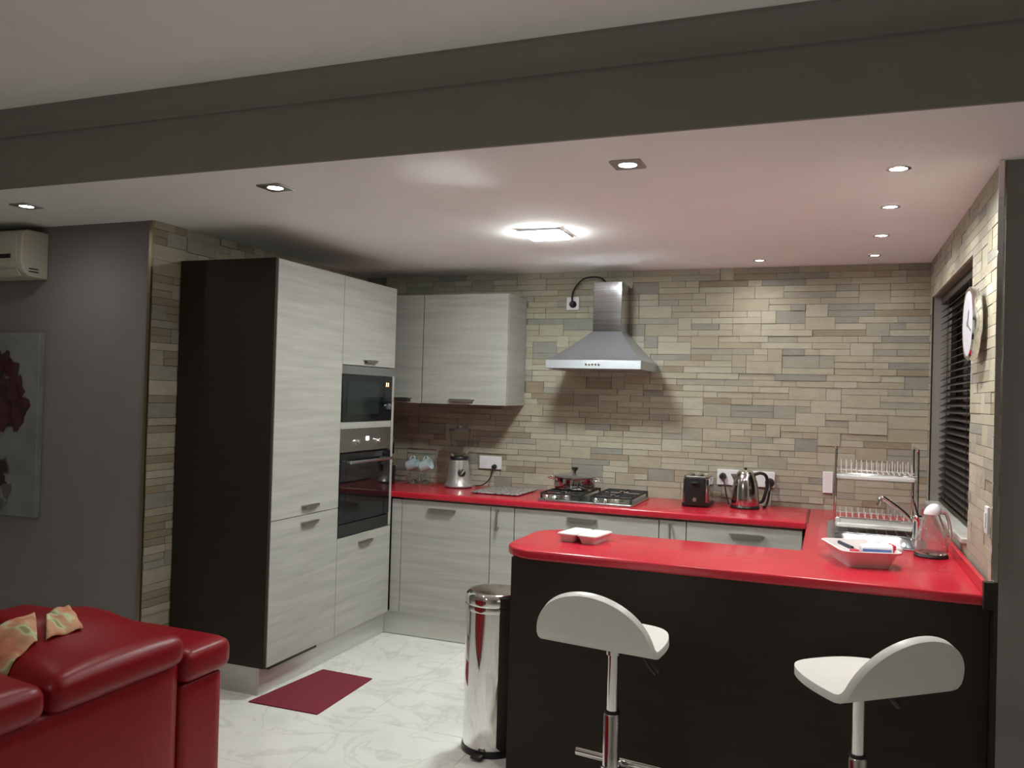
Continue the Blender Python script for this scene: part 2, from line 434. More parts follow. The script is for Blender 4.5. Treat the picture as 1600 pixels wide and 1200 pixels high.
bl = thing('venetian_blind', 'dark brown slatted blind drawn down inside the right wall window', 'blind', (WX+.055, (WY0+WY1)/2, WZ0+.03))
obj('head_rail', bx(WX+.035, WX+.078, WY0+.03, WY1-.06, WZ1-.05, WZ1-.012), SLATM, bl, bevel=.003)
obj('bottom_rail', bx(WX+.04, WX+.074, WY0+.03, WY1-.06, WZ0+.030, WZ0+.048), SLATM, bl, bevel=.003)
sl = None
z = WZ0+.075
while z < WZ1-.06:
    if sl is None:
        bm = new()
        prism(bm, [(WX+.036, -.011), (WX+.057, .001), (WX+.077, .011), (WX+.077, .0135), (WX+.057, .004), (WX+.036, -.0085)], 'y', WY0+.032, WY1-.062)
        for v in bm.verts: v.co.z += z
        sl = obj('slat', bm, SLATM, bl); z0 = z
    else:
        o = sl.copy(); COL.objects.link(o); o.location.z += z-z0
    z += .034
for yy in (-.5, -1.2): obj('cord', tube(new(), [(WX+.034, yy, WZ0+.05), (WX+.034, yy, WZ1-.05)], .0015, 6), BLACK, bl)

# ------------------------------------------------------------------ cabinets
def handle_h(parent, face, c, L=.12, n='handle'):
    """horizontal lip handle. face 'x': front looks to +x ; 'y': front looks to -y ; 'm': front looks to -x"""
    bm = new(); h = L/2
    # back plate, lip and two end cheeks in (along, out, up)
    pr = []
    for a in [(-h, h, 0, .003, -.013, .013), (-h, h, .020, .024, -.004, .013), (-h, h, 0, .024, .009, .013), (-h-.012, -h, 0, .020, .007, .0125), (h, h+.012, 0, .020, .007, .0125)]:
        b2 = box(new(), *a); pr.append(b2)
    for b2 in pr:
        me = bpy.data.meshes.new('t'); b2.to_mesh(me); b2.free(); bm.from_mesh(me); bpy.data.meshes.remove(me)
    for v in bm.verts:
        a, o, u = v.co
        if face == 'x': v.co = (c[0]+o, c[1]+a, c[2]+u)
        elif face == 'm': v.co = (c[0]-o, c[1]+a, c[2]+u)
        else: v.co = (c[0]+a, c[1]-o, c[2]+u)
    return obj(n, bm, SATIN, parent, bevel=.0012, label='satin metal lip handle')
def handle_v(parent, c, L=.13):
    bm = new(); h = L/2
    box(bm, c[0]-.006, c[0]+.006, c[1]-.030, c[1]-.024, c[2]-h, c[2]+h)
    box(bm, c[0]-.005, c[0]+.005, c[1]-.025, c[1], c[2]+h-.02, c[2]+h-.008)
    box(bm, c[0]-.005, c[0]+.005, c[1]-.025, c[1], c[2]-h+.008, c[2]-h+.02)
    return obj('handle', bm, SATIN, parent, bevel=.0015, label='satin metal upright bar handle')

G = .0018
YM = TF-.6
# pantry column (near)
t = thing('pantry_cabinet', 'tall pantry cabinet with dark brown side and two pale grey doors', 'cabinet', (TX/2, TN+.3, 0))
obj('side_panel', bx(.012, TX-.003, TN-.018, TN, ZP-.0, HT), WENGE, t)
obj('body', bx(.014, TX-.022, TN+.0005, YM-.0005, ZP, HT-.001), CARC, t)
d = obj('door', bx(TX-.020, TX, TN+G, YM-G, .866+G, HT-.001), OAK, t, bevel=.001)
handle_h(d, 'x', (TX, -1.515, .905), .12)
d = obj('door', bx(TX-.020, TX, TN+G, YM-G, ZP+.002, .866-G), OAK, t, bevel=.001)
handle_h(d, 'x', (TX, -1.515, .818), .12)
bm = new(); box(bm, TX-.072, TX-.058, TN+.02, -.5805, .0, ZP-.003); 
obj('plinth', bm, PLIN, t, bevel=.001)
obj('plinth', bx(.01, TX-.0725, TN+.020, TN+.034, 0, ZP-.003), PLIN, t, bevel=.001)
obj('vent_grille', bx(TX-.056, TX-.008, TN+.03, TN+.44, ZP-.016, ZP-.001), BLACK, t)
# oven column (far)
t = thing('oven_cabinet', 'tall pale grey cabinet column housing the microwave and the oven', 'cabinet', (TX/2, YM+.3, 0))
bm = new()
for a in [(YM+.0005, YM+.018, ZP, HT-.001), (TF-.030, TF-.0005, ZP, HT-.001)]: box(bm, .014, TX-.022, *a)
for z0, z1 in [(ZP, ZP+.018), (.676, .692), (1.318, 1.334), (1.618, 1.636), (HT-.02, HT-.001)]: box(bm, .014, TX-.022, YM+.018, TF-.030, z0, z1)
box(bm, .014, .020, YM+.018, TF-.03, ZP+.018, HT-.02)
obj('body', bm, CARC, t)
d = obj('door', bx(TX-.020, TX, YM+G, TF-G, 1.668, HT-.001), OAK, t, bevel=.001)
handle_h(d, 'x', (TX, -.945, 1.690), .12)
obj('filler_strip', bx(TX-.020, TX-.004, YM+G, TF-G, 1.615, 1.664), STEEL, t)
obj('filler_strip', bx(TX-.020, TX-.001, YM+G, TF-.034, 1.304, 1.342), OAK, t)
obj('edge_strip', bx(TX-.020, TX, TF-.030, TF-G, .694, 1.614), OAK, t)
d = obj('drawer_front', bx(TX-.020, TX, YM+G, TF-G, ZP+.002, .690), OAK, t, bevel=.001)
handle_h(d, 'x', (TX, -.945, .632), .12)
# microwave
A0, A1 = YM+.003, TF-.034
t = thing('microwave', 'built-in black glass microwave above the oven', 'microwave', (TX-.2, (A0+A1)/2, 1.343))
obj('body', bx(.12, TX-.018, A0+.018, A1-.001, 1.345, 1.612), BLACK, t)
d = obj('door', bx(TX-.017, TX+.004, A0, A1-.105, 1.344, 1.613), BLKGLASS, t, bevel=.002)
obj('window', bx(TX+.0042, TX+.0052, A0+.05, A1-.16, 1.385, 1.575), mat('tinted_glass', (.012, .02, .02), .08), d)
obj('control_panel', bx(TX-.017, TX+.004, A1-.103, A1, 1.344, 1.613), BLKGLASS, t, bevel=.002)
for k in range(2):
    obj('clock_digit', box(box(new(), TX+.0042, TX+.0052, A1-.075+k*.022, A1-.070+k*.022, 1.553, 1.575), TX+.0042, TX+.0052, A1-.080+k*.022, A1-.070+k*.022, 1.553, 1.556), AMBER, t, label='glowing amber clock digit')
def lathe_x(prof, c, n=24, s=1):
    bm = lathe(new(), prof, (0, 0, 0), n)
    for v in bm.verts: v.co = (c[0]+s*v.co.z, c[1]+v.co.x, c[2]+v.co.y)
    return bm
obj('knob', lathe_x([(0, 0), (.020, 0), (.018, .016), (.015, .018), (0, .018)], (TX+.004, A1-.05, 1.430)), STEEL, t, label='round silver knob')
# oven
t = thing('oven', 'built-in oven with steel control panel, bar handle and black glass door', 'oven', (TX-.2, (A0+A1)/2, .694))
obj('body', bx(.10, TX-.018, A0+.018, A1-.001, .696, 1.300), BLACK, t)
pn = obj('control_panel', bx(TX-.017, TX+.002, A0, A1, 1.172, 1.302), mat('dark_steel', (.30, .295, .28), .32, .9), t, bevel=.002)
for yy in (-1.065, -.830):
    obj('knob', lathe_x([(0, 0), (.019, 0), (.018, .004), (.015, .020), (.012, .022), (0, .022)], (TX+.002, yy, 1.226)), CHROME, pn, label='silver oven knob')
obj('clock_display', bx(TX+.002, TX+.0035, -.962, -.932, 1.232, 1.254), WHITELED, pn, label='small lit white display')
dr = obj('door', bx(TX-.017, TX+.004, A0, A1, .770, 1.162), BLKGLASS, t, bevel=.002)
obj('lower_panel', bx(TX-.017, TX+.001, A0, A1, .696, .764), mat('oven_black_trim', (.02, .02, .02), .4), t, bevel=.002)
obj('door_window', bx(TX+.0042, TX+.0050, A0+.06, A1-.06, .825, 1.075), mat('oven_window', (.010, .008, .008), .03), dr)
bm = tube(new(), [(TX+.045, A0+.045, 1.116), (TX+.045, A1-.045, 1.116)], .009, 12)
tube(bm, [(TX+.003, A0+.07, 1.116), (TX+.045, A0+.07, 1.116)], .007, 10); tube(bm, [(TX+.003, A1-.07, 1.116), (TX+.045, A1-.07, 1.116)], .007, 10)
obj('handle', bm, STEEL, dr, label='steel bar handle')

# wall cabinets
UY = -.345
for nm, x0, x1, hx, lab in [('wall_cabinet', .003, .642, .49, 'pale grey wall cabinet half hidden behind the oven column'), ('wall_cabinet', .645, 1.24, .935, 'pale grey wall cabinet above the blender, nearest the extractor hood')]:
    t = thing(nm, lab, 'cabinet', ((x0+x1)/2, UY/2, 1.452), group='wall cabinets in the corner')
    obj('body', bx(x0, x1-.001, UY+.021, -.012, 1.454, HT-.002), OAK, t)
    d = obj('door', bx(x0+G, x1-G, UY, UY+.019, 1.452, HT-.002), OAK, t, bevel=.001)
    handle_h(d, 'y', (hx, UY, 1.473), .15)

# base cabinets, back run
BY = -.62
TOPF = ZW-.038
bases = [(.672, 1.268, 'h', .950, 'pale grey base cabinet under the blender, next to the oven column'),
         (1.270, 1.420, 'v', 1.318, 'narrow pale grey pull-out cabinet left of the hob'),
         (1.422, 2.278, 'h', 1.835, 'wide pale grey drawer cabinet under the hob'),
         (2.280, 2.428, 'v', 2.344, 'narrow pale grey pull-out cabinet right of the hob'),
         (2.430, 3.030, 'h', 2.750, 'pale grey base cabinet under the toaster and kettle')]
for x0, x1, k, hx, lab in bases:
    t = thing('base_cabinet', lab, 'cabinet', ((x0+x1)/2, BY/2, 0), group='base cabinets along the back wall')
    obj('body', bx(x0, x1, BY+.021, -.012, ZP, TOPF-.001), CARC, t)
    if 'wide' in lab:
        zs = [ZP+.002, .42, .645, TOPF-.012]
        for a, b in zip(zs, zs[1:]):
            d = obj('drawer_front', bx(x0+G, x1-G, BY, BY+.019, a+G, b-G), OAK, t, bevel=.001)
            handle_h(d, 'y', (hx, BY, b-.040), .16)
    else:
        d = obj('door', bx(x0+G, x1-G, BY, BY+.019, ZP+.002, TOPF-.012), OAK, t, bevel=.001)
        if k == 'h': handle_h(d, 'y', (hx, BY, .800), .16)
        else: handle_v(d, (hx, BY, .780), .13)
    obj('plinth', bx(.545 if x0 < .7 else x0, x1, BY+.040, BY+.054, .004, ZP-.003), PLIN, t)
t = tag(obj('corner_filler', bx(TX+.001, .670, BY, BY+.019, ZP+.002, TOPF-.012), OAK), 'slim pale grey filler panel between oven column and base cabinet', 'panel')
# right run cabinets (fronts look to the left)
RX = 3.075
for y0, y1, lab in [(-1.11, -.645, 'pale grey base cabinet under the sink, by the back corner'), (-1.575, -1.112, 'pale grey base cabinet under the sink, by the peninsula')]:
    t = thing('base_cabinet', lab, 'cabinet', ((RX+WX)/2, (y0+y1)/2, 0), group='base cabinets below the window')
    bm = new()
    for a in [(y0, y0+.018, ZP, TOPF-.001), (y1-.018, y1, ZP, TOPF-.001), (y0+.018, y1-.018, ZP, ZP+.018)]: box(bm, RX+.021, WX-.012, *a)
    obj('body', bm, CARC, t)
    d = obj('door', bx(RX, RX+.019, y0+G, y1-G, ZP+.002, TOPF-.012), OAK, t, bevel=.001)
    handle_h(d, 'm', (RX, (y0+y1)/2, .800), .16)
    obj('plinth', bx(RX+.04, RX+.054, y0, y1, .001, ZP-.003), PLIN, t)
# peninsula
PX0, PY0, PY1 = 1.957, -2.070, -1.575
t = thing('peninsula_base', 'dark brown panelled breakfast peninsula below the red worktop', 'counter', ((PX0+WX)/2, (PY0+PY1)/2, 0))
obj('front_panel', bx(PX0, WX-.002, PY0, PY0+.02, .0, TOPF-.001), WENGE, t, bevel=.001)
obj('end_panel', bx(PX0, PX0+.02, PY0+.0205, PY1, .0, TOPF-.001), WENGE, t, bevel=.001)
obj('body', bx(PX0+.021, WX-.012, PY0+.021, PY1-.0205, .1, TOPF-.001), CARC, t)
for k in range(3):
    d = obj('door', bx(PX0+.03+k*.36, PX0+.03+(k+1)*.36-.003, PY1-.02, PY1, .10, TOPF-.012), OAK, t, bevel=.001)
obj('end_block', bx(WX-.030, WX+.0100, -2.134, -2.1012, .862, .951), WENGE, t)
obj('end_post', bx(WX-.001, WX+.0100, -2.134, PY0-.0005, 0, .8615), WENGE, t)

# worktops
t = tag(obj('worktop', curve_solid([(TX+.0015, BY-.022), (3.048, BY-.022), (3.048, -.0105), (.016, -.0105), (.016, -.634), (TX+.0015, -.634)], [], ZW-.038, ZW, .010), RED), 'glossy red worktop along the stone-clad back wall, under the hob', 'worktop')
SX0, SX1, SY0, SY1 = 3.150, 3.565, -1.30, -.50
yb0 = PY0-.030
outer = [(3.052, -.0105), (3.052, -1.523+.0)]
outer = [(WX-.0125, -.0105), (3.052, -.0105), (3.052, -1.523)] + arc(1.905+.14, -1.523-.14, .14, 90, 180, 8) + arc(1.905+.16, yb0+.16, .16, 180, 270, 8) + [(WX-.0125, yb0)]
t = tag(obj('worktop', curve_solid(outer, [rrect(SX0+.012, SX1-.012, SY0+.012, SY1-.012, .03)], ZW-.038, ZW, .010), RED), 'glossy red L-shaped worktop of the peninsula and sink run', 'worktop')
obj('upstand', bx(WX-.028, WX-.0125, yb0+.003, -.013, ZW, .946), RED, t, bevel=.003)
obj('joint_strip', bx(3.0482, 3.0518, BY-.030, -.014, ZW-.02, ZW+.0012), SATIN, t, label='thin metal joint strip')

# ------------------------------------------------------------------ ceiling lights
t = thing('led_panel_light', 'square lit LED panel set in the kitchen ceiling', 'ceiling light', (1.806, -1.315, HC))
bm = new()
for a in [(1.696, 1.916, -1.425, -1.415), (1.696, 1.916, -1.215, -1.205), (1.696, 1.706, -1.415, -1.215), (1.906, 1.916, -1.415, -1.215)]:
    box(bm, *a, HC-.012, HC-.0005)
obj('frame', bm, WHITEP, t, bevel=.002)
obj('diffuser', bx(1.7065, 1.9055, -1.4145, -1.2155, HC-.022, HC-.003), LEDM, t, bevel=.006)
def downlight(x, y, r, energy, lab, square, size=1.5, grp='ceiling downlights'):
    t = thing('downlight', lab, 'downlight', (x, y, HC), group=grp)
    bm = new()
    if square:
        h = r*1.25; me = curve_solid(rrect(x-h, x+h, y-h, y+h, .008), [[(x+r*.72*math.cos(2*math.pi*k/24), y+r*.72*math.sin(2*math.pi*k/24)) for k in range(24)]], HC-.006, HC-.0005, .001)
        bm.free(); bm = me
    else:
        lathe(bm, [(r*.72, -.0005), (r*.72, -.004), (r*.78, -.007), (r, -.005), (r, -.0005)], (x, y, HC))
    obj('rim', bm, SATIN if square else CHROME, t)
    obj('lens', lathe(new(), [(0, -.0045), (r*.4, -.0042), (r*.70, -.003), (r*.70, -.0008), (0, -.0008)], (x, y, HC)), BULB, t)
    l = bpy.data.lights.new('downlight_lamp', 'SPOT'); l.energy = energy; l.spot_size = R(165); l.spot_blend = 1.0; l.shadow_soft_size = .02
    l.color = (1.0, .97, .93)
    o = bpy.data.objects.new('downlight_lamp', l); COL.objects.link(o); o.parent = t; o.location = (0, 0, -.012)
for x, y, r, e, lab, sq in [
    (-.349, -2.46, .042, FRONT_SPOT*.22, 'square-rimmed ceiling downlight above the air conditioner', True),
    (1.036, -2.457, .044, FRONT_SPOT, 'square-rimmed ceiling downlight above the tall cabinets', True),
    (2.479, -2.414, .044, FRONT_SPOT, 'square-rimmed ceiling downlight above the extractor hood, in the front row', True),
    (3.357, -2.126, .040, SIDE_SPOT*2.7, 'small downlight nearest the camera in the row above the counter', False),
    (3.366, -1.527, .038, SIDE_SPOT*1.2, 'small downlight second from the camera in the row above the counter', False),
    (3.364, -.903, .038, SIDE_SPOT, 'small downlight third from the camera in the row above the counter', False),
    (3.360, -.332, .034, SIDE_SPOT*.3, 'small downlight in the far right corner of the ceiling', False),
    (2.754, -.279, .036, SIDE_SPOT*.5, 'small downlight close to the back wall right of the hood', False)]:
    downlight(x, y, r, e, lab, sq)
t = thing('living_ceiling_lamp', 'round white ceiling lamp of the living room', 'ceiling light', (0.9, -6.2, HL))
obj('base', lathe(new(), [(0, -.0005), (.21, -.0005), (.21, -.03), (.2, -.034), (0, -.034)], (0.9, -6.2, HL)), WHITEP, t)
obj('shade', lathe(new(), [(.195, -.0345), (.19, -.06), (.15, -.085), (.08, -.097), (0, -.10)], (0.9, -6.2, HL)), LIVM, t)

# ------------------------------------------------------------------ extractor hood
HX0, HX1, HY = 1.543, 2.125, -.485
CX0, CX1, CY = 1.762, 1.943, -.240
t = thing('extractor_hood', 'stainless steel chimney extractor hood over the hob', 'extractor hood', (1.834, -.2, 1.69))
obj('chimney', bx(CX0, CX1, CY, -.012, 1.925, 2.237), HOODM, t, bevel=.003)
bm = new(); N = 12; rings = []
for i in range(N+1):
    s = i/N; z = 1.742+(1.93-1.742)*s; k = 1-(1-s)**1.0; k = s**.85
    rings.append([bm.verts.new(p) for p in [(HX0+(CX0-HX0)*k, HY+(CY-HY)*k, z), (HX1+(CX1-HX1)*k, HY+(CY-HY)*k, z), (HX1+(CX1-HX1)*k, -.012, z), (HX0+(CX0-HX0)*k, -.012, z)]])
for a, b in zip(rings, rings[1:]):
    for k in range(4): bm.faces.new((a[k], a[(k+1) % 4], b[(k+1) % 4], b[k]))
bm.faces.new(rings[0][::-1]); bm.faces.new(rings[-1])
obj('canopy', bm, HOODC, t)
obj('rim', bx(HX0, HX1, HY, -.012, 1.690, 1.7415), HOODC, t, bevel=.002)
obj('grease_filter', bx(HX0+.03, HX1-.03, HY+.04, -.05, 1.684, 1.6895), SATIN, t)
for k in range(5):
    obj('button', lathe(new(), [(0, 0), (.0065, 0), (.0065, .004), (0, .005)], (0, 0, 0), 14), CHROME, t, local=True, label='small round push button')
    o = COL.objects[-1] if False else bpy.data.objects[[q.name for q in t.children if q.name.startswith('button')][-1]]
    o.rotation_euler = (R(90), 0, 0); o.location = Vector((1.797+k*.019, HY, 1.716))-t.location

# ------------------------------------------------------------------ sockets, plugs, cords
def plate_y(name, lab, x0, x1, z0, z1, outlets, cat='socket'):
    t = thing(name, lab, cat, ((x0+x1)/2, -.012, (z0+z1)/2))
    pl = obj('plate', bx(x0, x1, -.022, -.0105, z0, z1), WHITEP, t, bevel=.003)
    for x in outlets:
        obj('outlet', lathe_y([(0, 0), (.017, 0), (.017, .0015), (.015, .002), (.014, .001), (0, .001)], (x, -.022, (z0+z1)/2)), WHITEP, pl)
    return t
def lathe_y(prof, c, n=20):
    bm = lathe(new(), prof, (0, 0, 0), n)
    for v in bm.verts: v.co = (c[0]+v.co.x, c[1]-v.co.z, c[2]+v.co.y)
    return bm
plate_y('wall_socket', 'small white wall socket high beside the hood chimney', 1.520, 1.605, 2.088, 2.174, [])
plate_y('wall_socket', 'white double wall socket right of the blender', .930, 1.092, 1.018, 1.106, [.975])
plate_y('wall_socket', 'long white socket strip behind the kettle', 2.512, 2.850, 1.010, 1.105, [2.64, 2.72])
plate_y('wall_socket', 'white wall socket partly behind the left post of the dish rack', 3.118, 3.175, 1.000, 1.125, [])
def plug(lab, x, z, path, r=.0035, size=.022):
    t = thing('plug_and_cord', lab, 'power cord', (x, -.03, z))
    obj('plug', lathe_y([(0, 0), (size, 0), (size*.9, .02), (size*.5, .035), (0, .036)], (x, -.0225, z)), BLACK, t)
    obj('cord', tube(new(), path, r, 8), BLACK, t)
def smooth(pts, n=6):
    P = [Vector(p) for p in pts]; P = [2*P[0]-P[1]]+P+[2*P[-1]-P[-2]]; out = []
    for i in range(1, len(P)-2):
        for k in range(n):
            u = k/n; a, b, c, d = P[i-1:i+3]
            out.append(.5*((2*b)+(-a+c)*u+(2*a-5*b+4*c-d)*u*u+(-a+3*b-3*c+d)*u**3))
    out.append(P[-2]); return out
plug('black plug and cable of the extractor hood, looping up from its socket', 1.566, 2.125, smooth([(1.566, -.05, 2.13), (1.57, -.055, 2.19), (1.60, -.06, 2.245), (1.66, -.08, 2.285), (1.76, -.1, 2.285), (1.82, -.12, 2.242)]), .006, .024)
plug('dark cable of the blender plugged into the double socket', 1.045, 1.035, smooth([(1.045, -.05, 1.035), (1.04, -.06, .99), (1.02, -.065, .945), (.98, -.075, .912), (.945, -.11, .909)]), .004, .017)
plug('black plug with cable, left end of the long socket strip', 2.548, 1.062, smooth([(2.55, -.05, 1.062), (2.565, -.07, 1.02), (2.575, -.08, .97), (2.59, -.1, .925), (2.60, -.13, .909)]), .005, .022)
plug('black plug with cable, right end of the long socket strip', 2.822, 1.040, smooth([(2.822, -.05, 1.04), (2.825, -.075, 1.0), (2.82, -.09, .95), (2.81, -.12, .912), (2.80, -.16, .909)]), .007, .028)
t = thing('light_switch', 'slim pale switch plate low on the right stone wall', 'switch', (WX-.014, -2.085, 1.15))
obj('plate', bx(WX-.022, WX-.0125, -2.112, -2.058, 1.105, 1.195), WHITEP, t, bevel=.002)
obj('rocker', bx(WX-.026, WX-.0222, -2.097, -2.073, 1.125, 1.175), WHITEP, t, bevel=.001)

# ------------------------------------------------------------------ hob
B0, B1, B2, B3 = 1.555, 2.118, -.600, -.105
t = thing('gas_hob', 'stainless steel gas hob with black grates under the hood', 'hob', ((B0+B1)/2, (B2+B3)/2, ZW))
obj('plate', curve_solid(rrect(B0, B1, B2, B3, .012), [], ZW+.0005, ZW+.014, .003), STEEL, t)
burn = [(1.685, -.455, .030), (1.685, -.225, .042), (1.985, -.455, .042), (1.985, -.225, .030)]
for x, y, r in burn:
    b = obj('burner', lathe(new(), [(0, .0145), (r*1.25, .0145), (r*1.2, .022), (r, .024), (r*.9, .030), (0, .030)], (x, y, ZW), 24), SATIN, t)
    obj('burner_cap', lathe(new(), [(0, .0305), (r*.82, .0305), (r*.85, .035), (r*.7, .038), (0, .038)], (x, y, ZW), 24), IRON, b)
for k, x in enumerate((1.685, 1.985)):
    bm = new(); x0, x1, y0, y1 = x-.125, x+.125, -.565, -.115; zz = ZW+.040; s = .005
    for a in [(x0, x1, y0, y0+2*s), (x0, x1, y1-2*s, y1), (x0, x0+2*s, y0+2*s, y1-2*s), (x1-2*s, x1, y0+2*s, y1-2*s)]: box(bm, *a, zz, zz+.010)
    for yy in (-.455, -.225):
        for a in [(x0+2*s, x-.028, yy-s, yy+s), (x+.028, x1-2*s, yy-s, yy+s), (x-s, x+s, yy+.028, yy+.100), (x-s, x+s, yy-.100, yy-.028)]: box(bm, *a, zz+.002, zz+.013)
    box(bm, x0+2*s, x1-2*s, -.345, -.335, zz, zz+.010)
    for px in (x0, x1-.012):
        for py in (y0, y1-.012): box(bm, px, px+.012, py, py+.012, ZW+.0145, zz+.001)
    obj('pan_support', bm, IRON, t, bevel=.0015)
for x in (1.605, 1.655, 1.905, 1.962):
    obj('knob', lathe(new(), [(0, .0145), (.019, .0145), (.018, .020), (.0145, .036), (.012, .039), (0, .039)], (x, -.582, ZW), 20), CHROME, t, label='silver hob knob')
# pot
PC = (1.690, -.300)
PZ = ZW+.0535
t = thing('saucepan', 'shiny steel saucepan with lid on the left hob burners', 'pot', (PC[0], PC[1], PZ))
obj('body', lathe(new(), [(0, 0), (.110, 0), (.122, .006), (.126, .02), (.126, .068), (.130, .072), (.128, .074), (.122, .070), (.121, .01), (0, .008)], (*PC, PZ), 40), mat('polished_dark_steel', (.42, .38, .36), .09, 1.0), t)
ld = obj('lid', lathe(new(), [(.127, .0745), (.127, .078), (.11, .086), (.06, .094), (.0, .096), (0, .092), (.1, .08), (.122, .0745)], (*PC, PZ), 40), mat('lid_glass', (.25, .24, .23), .05, .6), t)
obj('lid_knob', lathe(new(), [(0, .096), (.010, .096), (.008, .106), (.012, .112), (.020, .122), (.021, .128), (.016, .131), (0, .131)], (*PC, PZ), 20), BLACK, ld, label='black flared lid knob')
for sgn in (-1, 1):
    p = [(PC[0]+sgn*.124, PC[1]-.03, PZ+.058), (PC[0]+sgn*.155, PC[1]-.028, PZ+.062), (PC[0]+sgn*.166, PC[1], PZ+.063), (PC[0]+sgn*.155, PC[1]+.028, PZ+.062), (PC[0]+sgn*.124, PC[1]+.03, PZ+.058)]
    obj('handle', tube(new(), smooth(p, 4), .0055, 8), CHROME, t, label='steel loop handle')
# small steel frying pan handle lying at the right of the pot is the pot's own loop handle

# ------------------------------------------------------------------ toaster
t = thing('toaster', 'black and steel toaster left of the kettle', 'toaster', (2.432, -.25, ZW))
TXc = 2.432
obj('shell', curve_solid(rrect(TXc-.076, TXc+.076, -.345, -.115, .028), [], ZW+.022, ZW+.166, .010), mat('polished_steel', (.55, .55, .54), .12, 1.0), t)
obj('end_cover', curve_solid(rrect(TXc-.060, TXc+.060, -.362, -.343, .008), [], ZW+.010, ZW+.172, .005), BLACK, t)
obj('base', curve_solid(rrect(TXc-.080, TXc+.080, -.352, -.108, .03), [], ZW+.0005, ZW+.021, .004), BLACK, t)
obj('top_cover', curve_solid(rrect(TXc-.070, TXc+.070, -.340, -.120, .025), [rrect(TXc-.038, TXc-.012, -.320, -.140, .004), rrect(TXc+.012, TXc+.038, -.320, -.140, .004)], ZW+.1665, ZW+.178, .003), SATIN, t)
obj('lever', bx(TXc-.020, TXc+.020, -.380, -.3625, ZW+.135, ZW+.147), BLACK, t, bevel=.003)
obj('dial', lathe_y([(0, 0), (.012, 0), (.011, .010), (0, .011)], (TXc+.0, -.3625, ZW+.045)), SATIN, t, label='silver browning dial')
# ------------------------------------------------------------------ kettle
KC = (2.700, -.225)
t = thing('kettle', 'steel cordless kettle in front of the long socket strip', 'kettle', (*KC, ZW))
obj('base', lathe(new(), [(0, .0005), (.082, .0005), (.084, .010), (.080, .018), (0, .018)], (*KC, ZW), 36), BLACK, t)
obj('body', lathe(new(), [(0, .019), (.078, .019), (.080, .024), (.079, .06), (.074, .115), (.066, .16), (.056, .192), (.048, .203), (0, .203)], (*KC, ZW), 40), mat('kettle_steel', (.56, .53, .52), .13, 1.0), t)
obj('lid', lathe(new(), [(.047, .2035), (.044, .212), (.030, .222), (.0, .226)], (*KC, ZW), 32), CHROME, t)
obj('lid_knob', lathe(new(), [(0, .226), (.008, .226), (.010, .232), (0, .236)], (*KC, ZW), 16), BLACK, t)
ang = R(15)
def kp(r, z): return (KC[0]+r*math.cos(ang), KC[1]+r*math.sin(ang), ZW+z)
obj('handle', tube(new(), smooth([kp(.050, .196), kp(.085, .206), kp(.116, .190), kp(.124, .14), kp(.112, .08), kp(.100, .045), kp(.080, .035)], 5), .0095, 10), BLACK, t, label='black curved handle')
bm = new(); prism(bm, [(-.016, .150), (-.016, .196), (.016, .196), (.016, .150)], 'x', 0, 1)
for v in bm.verts:
    s = v.co.x; r = .060+(.036 if v.co.z > .17 else .004)*s-(.012 if v.co.z > .17 else 0)
    yy = v.co.y*(1-.75*s); a = ang+math.pi
    v.co = (KC[0]+r*math.cos(a)-yy*math.sin(a), KC[1]+r*math.sin(a)+yy*math.cos(a), ZW+v.co.z)
obj('spout', bm, MATS['kettle_steel'], t)
# ------------------------------------------------------------------ blender
BC = (.862, -.200)
t = thing('jug_blender', 'silver jug blender with round dial under the wall cabinet', 'blender', (*BC, ZW))
obj('feet_ring', lathe(new(), [(0, .0005), (.088, .0005), (.090, .006), (0, .006)], (*BC, ZW), 32), BLACK, t)
obj('motor_base', lathe(new(), [(0, .0065), (.094, .0065), (.095, .014), (.086, .028), (.076, .06), (.069, .11), (.063, .165), (.060, .180), (0, .180)], (*BC, ZW), 36), mat('silver_plastic', (.46, .46, .44), .28, .6), t)
obj('collar', lathe(new(), [(0, .1805), (.060, .1805), (.061, .196), (.056, .204), (0, .204)], (*BC, ZW), 32), BLACK, t)
obj('jug', lathe(new(), [(0, .2045), (.052, .2045), (.056, .22), (.062, .29), (.068, .36), (.070, .372), (.067, .372), (.059, .29), (.052, .222), (0, .210)], (*BC, ZW), 32), GLASS, t)
obj('jug_lid', lathe(new(), [(0, .3725), (.071, .3725), (.071, .386), (.05, .392), (.024, .394), (.022, .408), (0, .410)], (*BC, ZW), 32), mat('smoky_lid', (.06, .05, .045), .3), t)
obj('jug_handle', tube(new(), smooth([(BC[0]+.066, BC[1]+.02, ZW+.355), (BC[0]+.10, BC[1]+.03, ZW+.350), (BC[0]+.108, BC[1]+.032, ZW+.30), (BC[0]+.092, BC[1]+.028, ZW+.24), (BC[0]+.058, BC[1]+.018, ZW+.235)], 4), .006, 8), GLASS, t)
bm = lathe(new(), [(0, 0), (.026, 0), (.024, .014), (.020, .016), (0, .016)], (0, 0, 0), 24)
a = R(-50); dirv = Vector((math.cos(a), math.sin(a), .12)).normalized(); rot = Vector((0, 0, 1)).rotation_difference(dirv).to_matrix()
ctr = Vector((BC[0], BC[1], ZW+.100))+Vector((math.cos(a), math.sin(a), 0))*.066
for v in bm.verts: v.co = rot @ v.co+ctr
dl = obj('dial', bm, BLACK, t, label='round black dial')
bm = bx(-.004, .004, -.020, .020, .0165, .023)
for v in bm.verts: v.co = rot @ v.co+ctr
obj('dial_grip', bm, CHROME, dl)

